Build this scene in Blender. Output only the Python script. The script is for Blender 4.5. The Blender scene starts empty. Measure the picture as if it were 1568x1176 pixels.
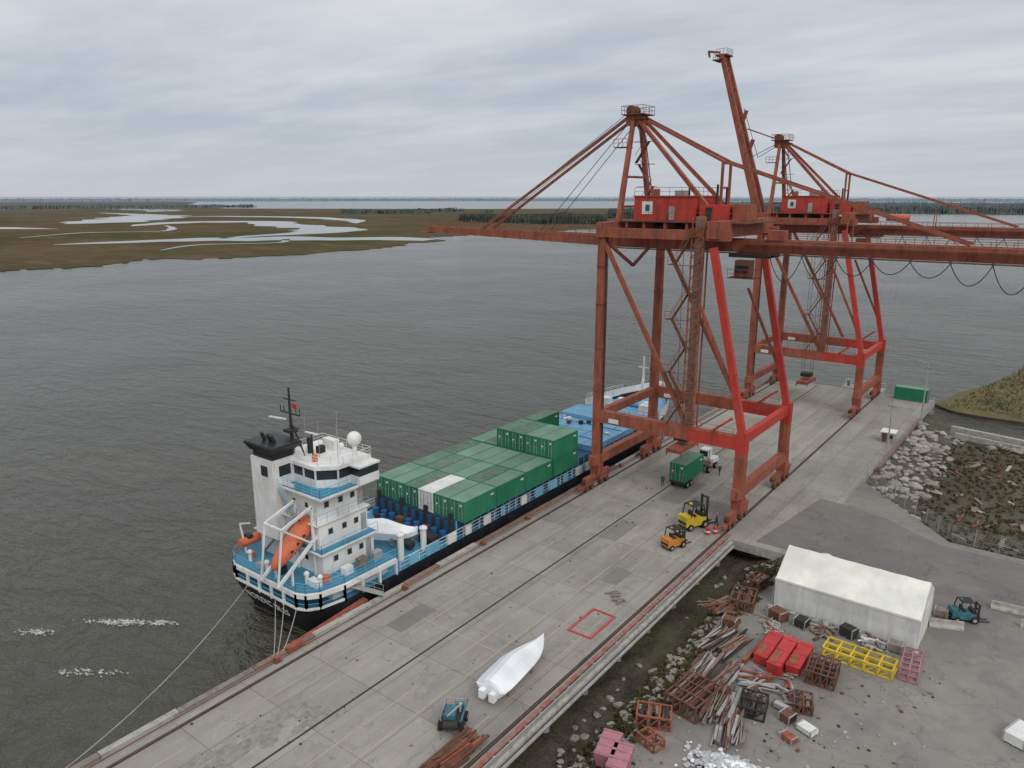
import bpy, math, random
from mathutils import Vector, Matrix, noise
random.seed(7)
R=random.random
def U(a,b): return a+(b-a)*R()
scene=bpy.context.scene
# ------------------------------------------------------------ materials
def newmat(name):
    m=bpy.data.materials.new(name); m.use_nodes=True
    nt=m.node_tree; b=nt.nodes['Principled BSDF']
    return m,nt,b
def N(nt,t,**k):
    n=nt.nodes.new(t)
    for a,v in k.items(): setattr(n,a,v)
    return n
def mapped(nt,scale=(1,1,1),obj=False):
    if obj:
        g=N(nt,'ShaderNodeTexCoord'); o=g.outputs['Object']
    else:
        g=N(nt,'ShaderNodeNewGeometry'); o=g.outputs['Position']
    mp=N(nt,'ShaderNodeMapping'); mp.inputs['Scale'].default_value=scale
    nt.links.new(o,mp.inputs['Vector']); return mp.outputs[0]
def noisef(nt,vec,scale,detail=5,rough=.6,lo=.4,hi=.6):
    n=N(nt,'ShaderNodeTexNoise'); n.inputs['Scale'].default_value=scale
    n.inputs['Detail'].default_value=detail; n.inputs['Roughness'].default_value=rough
    nt.links.new(vec,n.inputs['Vector'])
    r=N(nt,'ShaderNodeMapRange'); r.inputs[1].default_value=lo; r.inputs[2].default_value=hi
    nt.links.new(n.outputs['Fac'],r.inputs[0]); return r.outputs[0]
def mix(nt,f,a,b,bt='MIX'):
    n=N(nt,'ShaderNodeMix',data_type='RGBA',blend_type=bt)
    if isinstance(f,(int,float)): n.inputs[0].default_value=f
    else: nt.links.new(f,n.inputs[0])
    for i,v in ((6,a),(7,b)):
        if isinstance(v,tuple): n.inputs[i].default_value=(v[0],v[1],v[2],1)
        else: nt.links.new(v,n.inputs[i])
    return n.outputs[2]
def mul(nt,a,b,op='MULTIPLY'):
    n=N(nt,'ShaderNodeMath',operation=op)
    for i,v in ((0,a),(1,b)):
        if isinstance(v,(int,float)): n.inputs[i].default_value=v
        else: nt.links.new(v,n.inputs[i])
    return n.outputs[0]
def bump(nt,b,h,strength=.3,dist=.05):
    n=N(nt,'ShaderNodeBump'); n.inputs['Distance'].default_value=dist
    if isinstance(strength,(int,float)): n.inputs['Strength'].default_value=strength
    else: nt.links.new(strength,n.inputs['Strength'])
    nt.links.new(h,n.inputs['Height']); nt.links.new(n.outputs[0],b.inputs['Normal'])
def paint(name,col,dirt=None,amt=.5,rough=.55,streak=True,lo=.48,hi=.72,metal=0,rnd=0,obj=False,fade=None):
    m,nt,b=newmat(name)
    if dirt is None: dirt=tuple(c*.45 for c in col)
    v=mapped(nt,(1,1,.25) if streak else (1,1,1),obj)
    f=noisef(nt,v,1.6,6,.65,lo,hi); f=mul(nt,f,amt)
    v2=mapped(nt,(1,1,1),obj); f2=noisef(nt,v2,.35,3,.5,.3,.7)
    c2=tuple(min(1,c*1.12+.01) for c in col); c1=tuple(c*.85 for c in col)
    base=mix(nt,f2,c1,c2)
    if fade: base=mix(nt,mul(nt,noisef(nt,v2,.8,6,.7,.45,.65),.7),base,fade)
    if rnd:
        oi=N(nt,'ShaderNodeObjectInfo'); r=N(nt,'ShaderNodeMapRange'); r.inputs[3].default_value=1-rnd; r.inputs[4].default_value=1+rnd*.6
        nt.links.new(oi.outputs['Random'],r.inputs[0])
        h=N(nt,'ShaderNodeHueSaturation'); nt.links.new(base,h.inputs['Color']); nt.links.new(r.outputs[0],h.inputs['Value']); base=h.outputs[0]
    nt.links.new(mix(nt,f,base,dirt),b.inputs['Base Color'])
    b.inputs['Roughness'].default_value=rough; b.inputs['Metallic'].default_value=metal
    b.inputs['Specular IOR Level'].default_value=.3
    return m
M={}
M['redold']=paint('weathered_red_paint',(.33,.085,.048),(.13,.055,.038),.9,.65,True,.44,.70,fade=(.36,.13,.085))
M['red']=paint('bright_red_paint',(.52,.040,.030),(.26,.05,.035),.7,.55,True,.46,.72,fade=(.45,.08,.055))
M['rust']=paint('rusty_steel',(.16,.07,.045),(.05,.03,.022),.8,.8,False)
M['rust2']=paint('pale_rust_steel',(.24,.155,.12),(.10,.06,.04),.8,.8,False)
M['dark']=paint('dark_steel',(.03,.03,.03),(.06,.04,.03),.6,.7)
M['black']=paint('black_hull_paint',(.012,.014,.02),(.05,.035,.028),.5,.4)
M['white']=paint('ship_white_paint',(.76,.76,.74),(.42,.30,.20),.5,.45,True,.50,.78)
M['blue']=paint('deck_blue_paint',(.045,.25,.39),(.13,.16,.16),.8,.6,False)
M['ltblue']=paint('rail_blue_paint',(.16,.44,.63),(.25,.33,.36),.4)
M['drum']=paint('blue_drum_plastic',(.02,.10,.27),(.04,.07,.10),.6)
M['dkblue']=paint('coaming_blue_paint',(.02,.09,.20),(.06,.06,.07),.6)
M['hatch']=paint('hatch_blue_paint',(.17,.40,.60),(.14,.22,.27),.7,.6,False)
M['green']=paint('container_green_paint',(.018,.18,.092),(.06,.10,.06),.55,.5,True,.5,.75,0,.22)
M['greentop']=paint('container_roof_green',(.13,.26,.19),(.27,.25,.16),.8,.65,False,.44,.70,0,.42)
M['wcont']=paint('white_paint',(.74,.74,.72),(.4,.33,.25),.4)
M['orange']=paint('lifeboat_orange',(.62,.15,.07),(.35,.12,.07),.5)
M['yellow']=paint('machine_yellow',(.66,.48,.04),(.25,.17,.03),.6)
M['orangey']=paint('machine_orange',(.60,.24,.04),(.25,.1,.03),.5)
M['wrap']=paint('shrink_wrap_white',(.84,.85,.87),(.62,.62,.62),.25,.35,False)
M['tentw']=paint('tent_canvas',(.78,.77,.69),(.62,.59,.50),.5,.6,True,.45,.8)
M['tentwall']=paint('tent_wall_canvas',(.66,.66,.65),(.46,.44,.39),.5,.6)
M['galv']=paint('galvanised_steel',(.36,.36,.35),(.2,.17,.14),.6,.5)
M['concl']=paint('pale_concrete',(.41,.39,.35),(.18,.165,.14),.85,.9,False)
M['pink']=paint('faded_pink_paint',(.42,.18,.21),(.25,.12,.12),.6)
M['wood']=paint('weathered_timber',(.25,.215,.18),(.1,.085,.07),.8,.9,False)
M['glass']=paint('window_glass',(.02,.03,.035),(.05,.05,.05),.2,.12)
M['tyre']=paint('tyre_rubber',(.018,.018,.018),(.05,.045,.04),.5,.9)
M['bluemach']=paint('machine_blue',(.04,.17,.22),(.06,.06,.05),.8)
M['rope']=paint('rope',(.42,.40,.35),None,.2,.9)
M['redtarp']=paint('red_cover',(.50,.04,.04),(.25,.04,.035),.7,.5,False)
M['yline']=paint('faded_yellow_line',(.46,.37,.19),(.37,.34,.29),.9,.9,False,.36,.60)
M['rline']=paint('red_line_paint',(.48,.06,.06),(.3,.2,.17),.7,.9,False)
M['redcurb']=paint('red_kerb_paint',(.33,.09,.07),(.27,.21,.17),.9,.9,False,.4,.6)

def concrete(name,c1,c2,stain,stretch=(1,.22,1),seams=True,crack=.35,lanes=0,blotch=None):
    m,nt,b=newmat(name)
    p=mapped(nt,(1,1,1)); ps=mapped(nt,stretch)
    base=mix(nt,noisef(nt,p,.11,6,.65,.35,.65),c1,c2)
    base=mix(nt,mul(nt,noisef(nt,ps,.45,7,.7,.5,.72),.5),base,stain)
    base=mix(nt,mul(nt,noisef(nt,p,.22,5,.7,.56,.64),.35),base,tuple(x*.68 for x in c1))
    base=mix(nt,mul(nt,noisef(nt,p,6,4,.7,.3,.8),.2),base,tuple(x*.55 for x in c1))
    base=mix(nt,mul(nt,noisef(nt,p,.6,7,.75,.57,.70),.4),base,tuple(min(1,x*1.3) for x in c2))
    if lanes:
        pl=mapped(nt,(1.1,.06,1)); base=mix(nt,mul(nt,noisef(nt,pl,.55,5,.55,.50,.70),lanes),base,tuple(x*.6 for x in c1))
        base=mix(nt,mul(nt,noisef(nt,p,.33,7,.8,.62,.70),.5),base,(.11,.10,.09))
    if blotch: base=mix(nt,mul(nt,noisef(nt,p,.045,6,.62,.50,.56),.6),base,blotch)
    if seams:
        br=N(nt,'ShaderNodeTexBrick'); br.offset=0
        br.inputs['Scale'].default_value=1; br.inputs['Mortar Size'].default_value=.05; br.inputs['Brick Width'].default_value=4.95; br.inputs['Row Height'].default_value=6.1
        br.inputs['Color1'].default_value=(1,1,1,1); br.inputs['Color2'].default_value=(.76,.77,.79,1); br.inputs['Mortar'].default_value=(.52,.50,.48,1)
        wob=N(nt,'ShaderNodeVectorMath',operation='ADD'); nt.links.new(p,wob.inputs[0]); wob.inputs[1].default_value=(2.2,0,0); nt.links.new(wob.outputs[0],br.inputs['Vector'])
        base=mix(nt,.7,base,br.outputs['Color'],'MULTIPLY')
    vo=N(nt,'ShaderNodeTexVoronoi',feature='DISTANCE_TO_EDGE'); vo.inputs['Scale'].default_value=.13
    wv=N(nt,'ShaderNodeVectorMath',operation='ADD'); nz=N(nt,'ShaderNodeTexNoise'); nz.inputs['Scale'].default_value=.7
    nt.links.new(p,nz.inputs['Vector']); sc=N(nt,'ShaderNodeVectorMath',operation='SCALE'); sc.inputs['Scale'].default_value=3.5
    nt.links.new(nz.outputs['Color'],sc.inputs[0]); nt.links.new(p,wv.inputs[0]); nt.links.new(sc.outputs[0],wv.inputs[1]); nt.links.new(wv.outputs[0],vo.inputs['Vector'])
    r=N(nt,'ShaderNodeMapRange'); r.inputs[1].default_value=0; r.inputs[2].default_value=.012; r.inputs[3].default_value=crack; r.inputs[4].default_value=0
    nt.links.new(vo.outputs['Distance'],r.inputs[0])
    base=mix(nt,r.outputs[0],base,(.06,.055,.05))
    nt.links.new(base,b.inputs['Base Color']); b.inputs['Roughness'].default_value=.92
    b.inputs['Specular IOR Level'].default_value=.2
    return m
M['deckc']=concrete('dock_concrete',(.315,.292,.262),(.405,.378,.340),(.205,.19,.172),(1,.4,1),True,.3,.38)
M['asph']=concrete('yard_asphalt',(.215,.20,.185),(.30,.282,.258),(.15,.142,.132),(1,1,1),False,.35,0,(.155,.145,.138))
M['road']=concrete('road_asphalt',(.175,.163,.155),(.235,.218,.205),(.13,.125,.12),(.3,1,1),False,.5,0,(.15,.14,.135))
M['patch']=concrete('patch_asphalt',(.20,.188,.175),(.25,.235,.22),(.16,.15,.14),(1,1,1),False,.1)

def ground(name,cols,scale=.5,b1=.5,d=.2):
    m,nt,b=newmat(name); p=mapped(nt)
    base=mix(nt,noisef(nt,p,scale,8,.7,.4,.6),cols[0],cols[1])
    base=mix(nt,noisef(nt,p,scale*.3,6,.65,.5,.6),base,cols[2])
    base=mix(nt,mul(nt,noisef(nt,p,scale*6,5,.7,.45,.7),.6),base,cols[3])
    nt.links.new(base,b.inputs['Base Color']); b.inputs['Roughness'].default_value=.95; b.inputs['Specular IOR Level'].default_value=.1
    n=N(nt,'ShaderNodeTexNoise'); n.inputs['Scale'].default_value=scale*5; n.inputs['Detail'].default_value=6; nt.links.new(p,n.inputs['Vector'])
    bump(nt,b,n.outputs['Fac'],b1,d)
    return m
M['mud']=ground('mud_and_weed',[(.09,.075,.05),(.045,.038,.03),(.075,.085,.04),(.15,.135,.105)],.6)
M['scrub']=ground('scrub_ground',[(.115,.098,.07),(.06,.06,.038),(.065,.06,.042),(.18,.165,.135)],.35)
M['rock']=ground('riprap_rock',[(.36,.335,.295),(.18,.165,.145),(.26,.23,.195),(.46,.44,.40)],1.0)
M['grassy']=ground('marsh_grass_green',[(.12,.105,.05),(.15,.12,.06),(.08,.08,.04),(.18,.15,.09)],.3)

def hazed(nt,base,b,d0=900,d1=9000,mx=.75,haze=(.30,.36,.42)):  # aerial haze painted into the base colour, stronger with distance from the origin
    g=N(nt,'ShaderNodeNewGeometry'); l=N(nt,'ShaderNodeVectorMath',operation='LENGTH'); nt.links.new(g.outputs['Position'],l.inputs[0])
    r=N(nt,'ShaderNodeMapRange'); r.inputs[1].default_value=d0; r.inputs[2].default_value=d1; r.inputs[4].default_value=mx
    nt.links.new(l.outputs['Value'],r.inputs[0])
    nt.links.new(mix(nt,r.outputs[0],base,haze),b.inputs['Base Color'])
def marshmat():
    m,nt,b=newmat('marsh_grass'); p=mapped(nt,(1,1,1)); p2=mapped(nt,(.6,1.6,1))
    base=mix(nt,noisef(nt,p,.006,7,.65,.4,.6),(.135,.100,.062),(.095,.075,.045))
    base=mix(nt,noisef(nt,p,.0035,5,.6,.48,.58),base,(.078,.080,.038))
    base=mix(nt,mul(nt,noisef(nt,p2,.02,6,.7,.52,.66),.8),base,(.165,.122,.082))
    base=mix(nt,mul(nt,noisef(nt,p,.1,5,.7,.4,.7),.5),base,(.062,.05,.032))
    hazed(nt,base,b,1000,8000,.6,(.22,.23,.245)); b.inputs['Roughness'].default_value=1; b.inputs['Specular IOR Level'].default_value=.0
    return m
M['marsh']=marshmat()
def forestmat():
    m,nt,b=newmat('distant_tree_foliage'); p=mapped(nt)
    base=mix(nt,noisef(nt,p,.03,6,.7,.4,.6),(.036,.046,.028),(.085,.088,.055))
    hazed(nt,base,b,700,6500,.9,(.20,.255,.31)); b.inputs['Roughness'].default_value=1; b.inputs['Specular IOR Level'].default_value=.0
    return m
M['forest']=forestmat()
def water(name,base=(.052,.049,.036),calm=False):
    m,nt,b=newmat(name)
    b.inputs['Roughness'].default_value=.08 if calm else .16; b.inputs['IOR'].default_value=1.33; b.inputs['Specular IOR Level'].default_value=.5
    p=mapped(nt,(1,1,1))
    nt.links.new(mix(nt,noisef(nt,p,.012,5,.6,.4,.6),base,tuple(x*1.35 for x in base)),b.inputs['Base Color'])
    if calm: return m
    mp=N(nt,'ShaderNodeMapping'); g=N(nt,'ShaderNodeNewGeometry'); nt.links.new(g.outputs['Position'],mp.inputs[0])
    mp.inputs['Rotation'].default_value=(0,0,math.radians(-30)); mp.inputs['Scale'].default_value=(.40,1,1)
    def nn(s,d,r,dist=0):
        n=N(nt,'ShaderNodeTexNoise'); n.inputs['Scale'].default_value=s; n.inputs['Detail'].default_value=d; n.inputs['Roughness'].default_value=r; n.inputs['Distortion'].default_value=dist
        nt.links.new(mp.outputs[0],n.inputs['Vector']); return n.outputs['Fac']
    a=nn(.20,5,.6,.7); c=nn(.75,4,.65,.4)
    big=noisef(nt,p,.011,5,.6,.38,.62)
    amp=mul(nt,mul(nt,big,.7),.55,'ADD')
    h=mul(nt,mul(nt,a,2.2),mul(nt,c,1.0),'ADD'); h=mul(nt,h,amp)
    l=N(nt,'ShaderNodeVectorMath',operation='LENGTH'); nt.links.new(g.outputs['Position'],l.inputs[0])
    r=N(nt,'ShaderNodeMapRange'); r.inputs[1].default_value=120; r.inputs[2].default_value=1400; r.inputs[3].default_value=.85; r.inputs[4].default_value=.12
    nt.links.new(l.outputs['Value'],r.inputs[0])
    bump(nt,b,h,r.outputs[0],1.0)
    return m
M['water']=water('river_water')
M['creek']=water('calm_creek_water',(.06,.055,.04),True)
M['foam']=paint('foam',(.62,.63,.61),(.2,.2,.19),.8,.8,False,.35,.6)

# ------------------------------------------------------------ builder
class B:
    def __init__(s,name): s.n=name; s.v=[]; s.f=[]; s.mi=[]; s.ms=[]; s.sm=[]
    def m(s,k):
        mm=M[k]
        if mm not in s.ms: s.ms.append(mm)
        return s.ms.index(mm)
    def add(s,vs,fs,mat,smooth=False):
        o=len(s.v); s.v+= [tuple(v) for v in vs]; i=s.m(mat)
        for f in fs: s.f.append([a+o for a in f]); s.mi.append(i); s.sm.append(smooth)
    def box(s,x0,x1,y0,y1,z0,z1,mat,rz=0,rx=0):
        c=Vector(((x0+x1)/2,(y0+y1)/2,(z0+z1)/2)); vs=[]
        mt=Matrix.Rotation(rz,3,'Z')@Matrix.Rotation(rx,3,'X')
        for x in (x0,x1):
            for y in (y0,y1):
                for z in (z0,z1): vs.append(c+mt@(Vector((x,y,z))-c))
        s.add(vs,[(0,1,3,2),(4,6,7,5),(0,4,5,1),(2,3,7,6),(0,2,6,4),(1,5,7,3)],mat)
    def beam(s,a,b,w,h,mat,w2=None,h2=None):
        a=Vector(a);b=Vector(b); d=(b-a); 
        if d.length<1e-6: return
        d.normalize(); up=Vector((0,0,1))
        if abs(d.z)>.98: up=Vector((0,1,0))
        sx=d.cross(up).normalized(); sz=sx.cross(d).normalized(); vs=[]
        w2=w if w2 is None else w2; h2=h if h2 is None else h2
        for p,ww,hh in ((a,w,h),(b,w2,h2)):
            for i,j in ((-1,-1),(1,-1),(1,1),(-1,1)): vs.append(p+sx*i*ww/2+sz*j*hh/2)
        s.add(vs,[(3,2,1,0),(4,5,6,7),(0,1,5,4),(1,2,6,5),(2,3,7,6),(3,0,4,7)],mat)
    def cyl(s,a,b,r,mat,seg=8,r2=None,smooth=True):
        a=Vector(a);b=Vector(b); d=b-a
        if d.length<1e-6: return
        d.normalize(); up=Vector((0,0,1)) if abs(d.z)<.95 else Vector((1,0,0))
        sx=d.cross(up).normalized(); sz=sx.cross(d); r2=r if r2 is None else r2; vs=[]
        for p,rr in ((a,r),(b,r2)):
            for i in range(seg):
                t=2*math.pi*i/seg; vs.append(p+sx*math.cos(t)*rr+sz*math.sin(t)*rr)
        s.add(vs,[(i,(i+1)%seg,seg+(i+1)%seg,seg+i) for i in range(seg)],mat,smooth)
        s.add(vs,[tuple(range(seg-1,-1,-1)),tuple(range(seg,2*seg))],mat)
    def tube(s,pts,r,mat,seg=5):
        for a,b in zip(pts,pts[1:]): s.cyl(a,b,r,mat,seg)
    def loft(s,rings,mat,cap=True,smooth=True,closed=True):
        n=len(rings[0]); vs=[p for r in rings for p in r]; fs=[]
        for k in range(len(rings)-1):
            for i in range(n if closed else n-1):
                j=(i+1)%n; fs.append((k*n+i,k*n+j,(k+1)*n+j,(k+1)*n+i))
        s.add(vs,fs,mat,smooth)
        if cap: s.add(vs,[tuple(range(n-1,-1,-1)),tuple(range((len(rings)-1)*n,len(rings)*n))],mat)
    def prism(s,poly,z0,z1,mat,side=None):
        n=len(poly); vs=[(x,y,z0) for x,y in poly]+[(x,y,z1) for x,y in poly]
        s.add(vs,[tuple(range(n,2*n))],mat)
        s.add(vs,[tuple(range(n-1,-1,-1))],side or mat)
        s.add(vs,[(i,(i+1)%n,n+(i+1)%n,n+i) for i in range(n)],side or mat)
    def poly(s,poly,z,mat): s.add([(x,y,z) for x,y in poly],[tuple(range(len(poly)))],mat)
    def rail(s,pts,h,mat,sp=1.6,r=.035,mids=1):
        for a,b in zip(pts,pts[1:]):
            a=Vector(a);b=Vector(b);L=(b-a).length;n=max(1,int(round(L/sp)))
            for i in range(n+1):
                p=a.lerp(b,i/n); s.cyl(p,p+Vector((0,0,h)),r,mat,4)
            for k in range(mids+1):
                z=Vector((0,0,h*(1-k/(mids+1)))); s.cyl(a+z,b+z,r*(1 if k==0 else .7),mat,4)
    def sphere(s,c,r,mat,seg=10,rings=6,sc=(1,1,1),z0=-1):
        rr=[]
        for i in range(rings+1):
            t=-math.pi/2+math.pi*i/rings; 
            if i in (0,rings): t*=.985
            rr.append([Vector((c[0]+sc[0]*r*math.cos(t)*math.cos(2*math.pi*j/seg),c[1]+sc[1]*r*math.cos(t)*math.sin(2*math.pi*j/seg),c[2]+sc[2]*r*math.sin(t))) for j in range(seg)])
        s.loft(rr,mat)
    def rock(s,c,r,mat,sq=.7):
        rings=[]; a0=U(0,6)
        ex=U(.7,1.5)
        for i,(t,) in enumerate(((-1.3,),(-.45,),(.35,),(1.2,))):
            ring=[]
            for j in range(6):
                x=r*ex*math.cos(t)*math.cos(j*1.047)*U(.7,1.25); y=r/ex**.5*math.cos(t)*math.sin(j*1.047)*U(.7,1.25)
                ring.append(Vector((c[0]+x*math.cos(a0)-y*math.sin(a0),c[1]+x*math.sin(a0)+y*math.cos(a0),c[2]+r*sq*math.sin(t)*U(.7,1.2))))
            rings.append(ring)
        s.loft(rings,mat,True,False)
    def wheel(s,c,r,w,axis='x',mat='tyre'):
        d=Vector((w/2,0,0)) if axis=='x' else Vector((0,w/2,0)); c=Vector(c)
        s.cyl(c-d,c+d,r,mat,14); s.cyl(c-d*1.06,c+d*1.06,r*.5,'galv',10)
    def make(s,loc=(0,0,0),rz=0):
        me=bpy.data.meshes.new(s.n); me.from_pydata(s.v,[],s.f)
        for m in s.ms: me.materials.append(m)
        me.polygons.foreach_set('material_index',s.mi); me.polygons.foreach_set('use_smooth',s.sm); me.update()
        o=bpy.data.objects.new(s.n,me); o.location=loc; o.rotation_euler=(0,0,rz); scene.collection.objects.link(o); return o

def smoothpath(pts,n=8):
    out=[]
    P=[pts[0]]+pts+[pts[-1]]
    for i in range(1,len(P)-2):
        for k in range(n):
            t=k/n; out.append(tuple(.5*((2*P[i][d])+(-P[i-1][d]+P[i+1][d])*t+(2*P[i-1][d]-5*P[i][d]+4*P[i+1][d]-P[i+2][d])*t*t+(-P[i-1][d]+3*P[i][d]-3*P[i+1][d]+P[i+2][d])*t**3) for d in range(len(P[0]))))
    out.append(pts[-1]); return out

# ------------------------------------------------------------ water / marsh / far land
b=B('river_water'); S=45000
b.poly([(-S,-S),(S,-S),(S,S),(-S,S)],-3,'water'); b.make()
def jag(pts,amp,n=10):
    sp=smoothpath(pts,n); out=[]
    for i,(x,y) in enumerate(sp):
        q=noise.noise(Vector((x*.02,y*.02,3)))+.6*noise.noise(Vector((x*.07,y*.07,9)))
        out.append((x+q*amp,y+noise.noise(Vector((x*.03,y*.03,20)))*amp*.7))
    return out
shore=[(-470,-300),(-490,60),(-497,169),(-502,200),(-517,255),(-479,325),(-477,430),(-500,520),(-545,600),(-560,700),(-530,900),(-560,1150),(-530,1470),(-480,2000)]
far=[(-700,2900),(-1100,2750),(-1445,2330),(-1640,2040),(-2000,1800),(-2450,1560),(-3300,1900),(-5200,3100),(-9500,3600),(-9500,-300)]
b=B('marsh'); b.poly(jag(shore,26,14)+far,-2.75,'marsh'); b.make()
b=B('sand_bank')
M['sand']=paint('sand',(.36,.31,.25),(.17,.14,.10),.8,.95,False)
sp=jag(shore,26,14)
for i in range(0,len(sp)-3):
    if noise.noise(Vector((i*.35,2,2)))>.12 and 60<sp[i][1]<700:
        (xa,ya),(xb,yb)=sp[i],sp[i+1]; b.add([(xa-1,ya,-2.74),(xb-1,yb,-2.74),(xb+3,yb,-2.98),(xa+3,ya,-2.98)],[(0,1,2,3)],'sand')
b.make()
def creek(pts):
    bb=B('tidal_creek'); sp=smoothpath(pts,12); L=[];Rr=[]
    for i,p in enumerate(sp):
        q=sp[min(i+1,len(sp)-1)];o=sp[max(i-1,0)]; d=Vector((q[0]-o[0],q[1]-o[1])).normalized(); n=Vector((-d.y,d.x))
        w=max(1,p[2])/2*(1+.5*noise.noise(Vector((p[0]*.02,p[1]*.02,0)))); w2=max(1,p[2])/2*(1+.5*noise.noise(Vector((p[0]*.025,p[1]*.025,7))))
        L.append((p[0]+n.x*w,p[1]+n.y*w,-2.70)); Rr.append((p[0]-n.x*w2,p[1]-n.y*w2,-2.70))
    k=len(L); bb.add(L+Rr,[(i,i+1,k+i+1,k+i) for i in range(k-1)],'creek'); return bb.make()
creek([(-745,300,6),(-735,360,34),(-715,420,52),(-668,485,66),(-608,530,58),(-560,556,50),(-528,566,46)])
creek([(-1120,560,6),(-1178,628,50),(-1205,720,70),(-1123,782,80),(-1040,745,66),(-952,705,80),(-860,690,66),(-780,650,84),(-745,580,55),(-738,520,26),(-720,450,10)])
creek([(-950,840,6),(-1100,950,50),(-1300,1000,60),(-1480,960,50),(-1550,880,20)])
creek([(-1290,540,8),(-1340,620,110),(-1450,720,130),(-1600,840,150),(-1700,900,90),(-1860,930,50),(-2050,950,20)])
creek([(-1500,330,150),(-1250,390,80),(-1150,430,30),(-1100,450,5)])
creek([(-2100,1100,10),(-2300,1250,120),(-2700,1300,150),(-3200,1250,90),(-3600,1150,10)])
creek([(-2500,700,10),(-2700,900,140),(-3100,1000,160),(-3500,900,10)])
creek([(-600,320,3),(-640,380,7),(-610,440,6),(-650,480,8)]); creek([(-900,330,3),(-960,420,9),(-930,500,8),(-1010,560,10),(-1100,600,4)])
def forest(name,az0,az1,r0,r1,h,nA,nR,thr,seed=0,base=-3.2):
    b=B(name); vs=[]
    for i in range(nA+1):
        az=math.radians(az0+(az1-az0)*i/nA); ea=min(i,nA-i)/max(1,nA*.06); ea=min(1,ea)
        for j in range(nR+1):
            q=j/nR; rr=r0+(r1-r0)*q; 
            rr+=(r1-r0)/nR*.5*(R()-.5)
            x=-math.sin(az)*rr;y=math.cos(az)*rr
            e=min(1,min(q,1-q)*5)*ea
            m=noise.noise(Vector((x*.0022+seed,y*.0022,seed)))*.5+.5*noise.noise(Vector((x*.007,y*.007,seed+5)))
            k=(m+e*.5-.25-thr)
            z=base+ (h*(.62+.55*R()+.5*noise.noise(Vector((x*.012,y*.012,1)))) if k>0 else -1.5)
            if j in(0,nR): z=base-1.5
            vs.append((x,y,z))
    w=nR+1
    b.add(vs,[(i*w+j,(i+1)*w+j,(i+1)*w+j+1,i*w+j+1) for i in range(nA) for j in range(nR)],'forest'); return b.make()
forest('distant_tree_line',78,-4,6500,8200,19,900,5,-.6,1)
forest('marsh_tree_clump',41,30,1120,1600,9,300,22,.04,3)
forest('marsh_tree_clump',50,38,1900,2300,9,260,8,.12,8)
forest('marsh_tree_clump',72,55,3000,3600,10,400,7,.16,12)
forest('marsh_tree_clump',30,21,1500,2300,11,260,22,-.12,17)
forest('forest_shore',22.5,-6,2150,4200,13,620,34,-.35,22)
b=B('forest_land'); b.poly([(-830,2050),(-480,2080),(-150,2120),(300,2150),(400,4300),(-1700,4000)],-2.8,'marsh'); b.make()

# ------------------------------------------------------------ dock, yard, banks
QX=-52.5; LX=-28.9
b=B('concrete_dock')
b.prism([(QX,-160),(LX,-160),(LX,82),(-21,82),(-21,112),(-20,168),(QX,168)],-1.1,0,'deckc','concl')
b.box(QX+.02,QX+.6,-160,168,-6,-1.1,'rust')
y=-160
while y<166:
    L=U(5,9); b.box(QX-.25+U(-.04,.04),QX+.35,y,min(167.8,y+L-.06),-.9,.26+U(-.04,.04),random.choice(['wood','rust2','wood','concl'])); y+=L
b.box(QX+.5,QX+.62,-160,167.5,.0,.03,'rust')
for y in range(-60,168,4): b.box(QX-.45,QX-.27,y,y+.35,-4,-.1,'wood')
for y in range(0,82,6):
    for x in (-29.8,-35,-41,-47): b.cyl((x,y+2,-5),(x,y+2,-1.1),.35,'concl',8)
b.make()
b=B('crane_rail')
for x in (-50.8,-30.25):
    b.box(x-.18,x-.06,-160,166,.004,.02,'dark'); b.box(x-.04,x+.04,-160,166,.0,.05,'rust'); b.box(x+.06,x+.18,-160,166,.004,.02,'dark')
b.make()
b=B('dock_joint_groove'); b.box(-42.62,-42.42,-160,166,0,.012,'dark'); b.make()
b=B('kerb_red'); 
y=-160
while y<83: L=U(3,6); b.box(-29.75,-29.35,y,min(83,y+L-.05),0,.2+U(-.03,.02),'redcurb'); y+=L
b.make()
b=B('edge_guard_rail')
b.beam((-28.75,-60,.55),(-28.75,81.5,.55),.08,.34,'galv'); b.beam((-28.72,-60,-.1),(-28.72,81.5,-.1),.35,.25,'concl')
for y in range(-60,82,2): b.box(-29.0,-28.8,y,y+.15,0,.6,'galv')
b.cyl((-28.5,-60,-.55),(-28.5,81.5,-.55),.18,'galv',8)
b.make()
b=B('painted_lane_markings')
for x in (-48.3,-45.6,-39.6,-37.2,-34.9,-32.4):
    y=-20
    while y<150:
        L=U(5,16); b.box(x-.05,x+.05,y,min(y+L,150),0,.006,'yline'); y+=L+U(.6,5)
for y in (47,84,112,138): b.box(-48,-32,y,y+.1,0,.005,'yline')
b.make()
b=B('red_marking_rectangle')
for x0,x1,y0,y1 in ((-34.1,-33.9,53.8,58.6),(-31.7,-31.5,53.8,58.6),(-33.9,-31.7,53.8,54.0),(-33.9,-31.7,58.4,58.6)): b.box(x0,x1,y0,y1,0,.1,'rline')
b.make()
b=B('asphalt_patch')
for p in ([(-42.3,73),(-39.8,73.2),(-39.9,79),(-42.2,79.2)],[(-38,86),(-32,86),(-32,92),(-38,92)],[(-36.6,64),(-34.6,64),(-34.5,67.6),(-36.5,67.7)],[(-48.5,44),(-46.4,44),(-46.4,49),(-48.5,49)],[(-41.5,88),(-38.5,88),(-38.5,97),(-41.5,97)]):
    b.poly(p,.009,'patch')
rp=[(-26.5,83.2),(-21.5,83.4),(-10,82.5),(30,82),(30,96),(-9,95.5),(-15,99.5),(-19,101),(-24,101.5)]
b.poly(rp,.010,'road')
b.make()
b=B('yard_ground')
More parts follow.
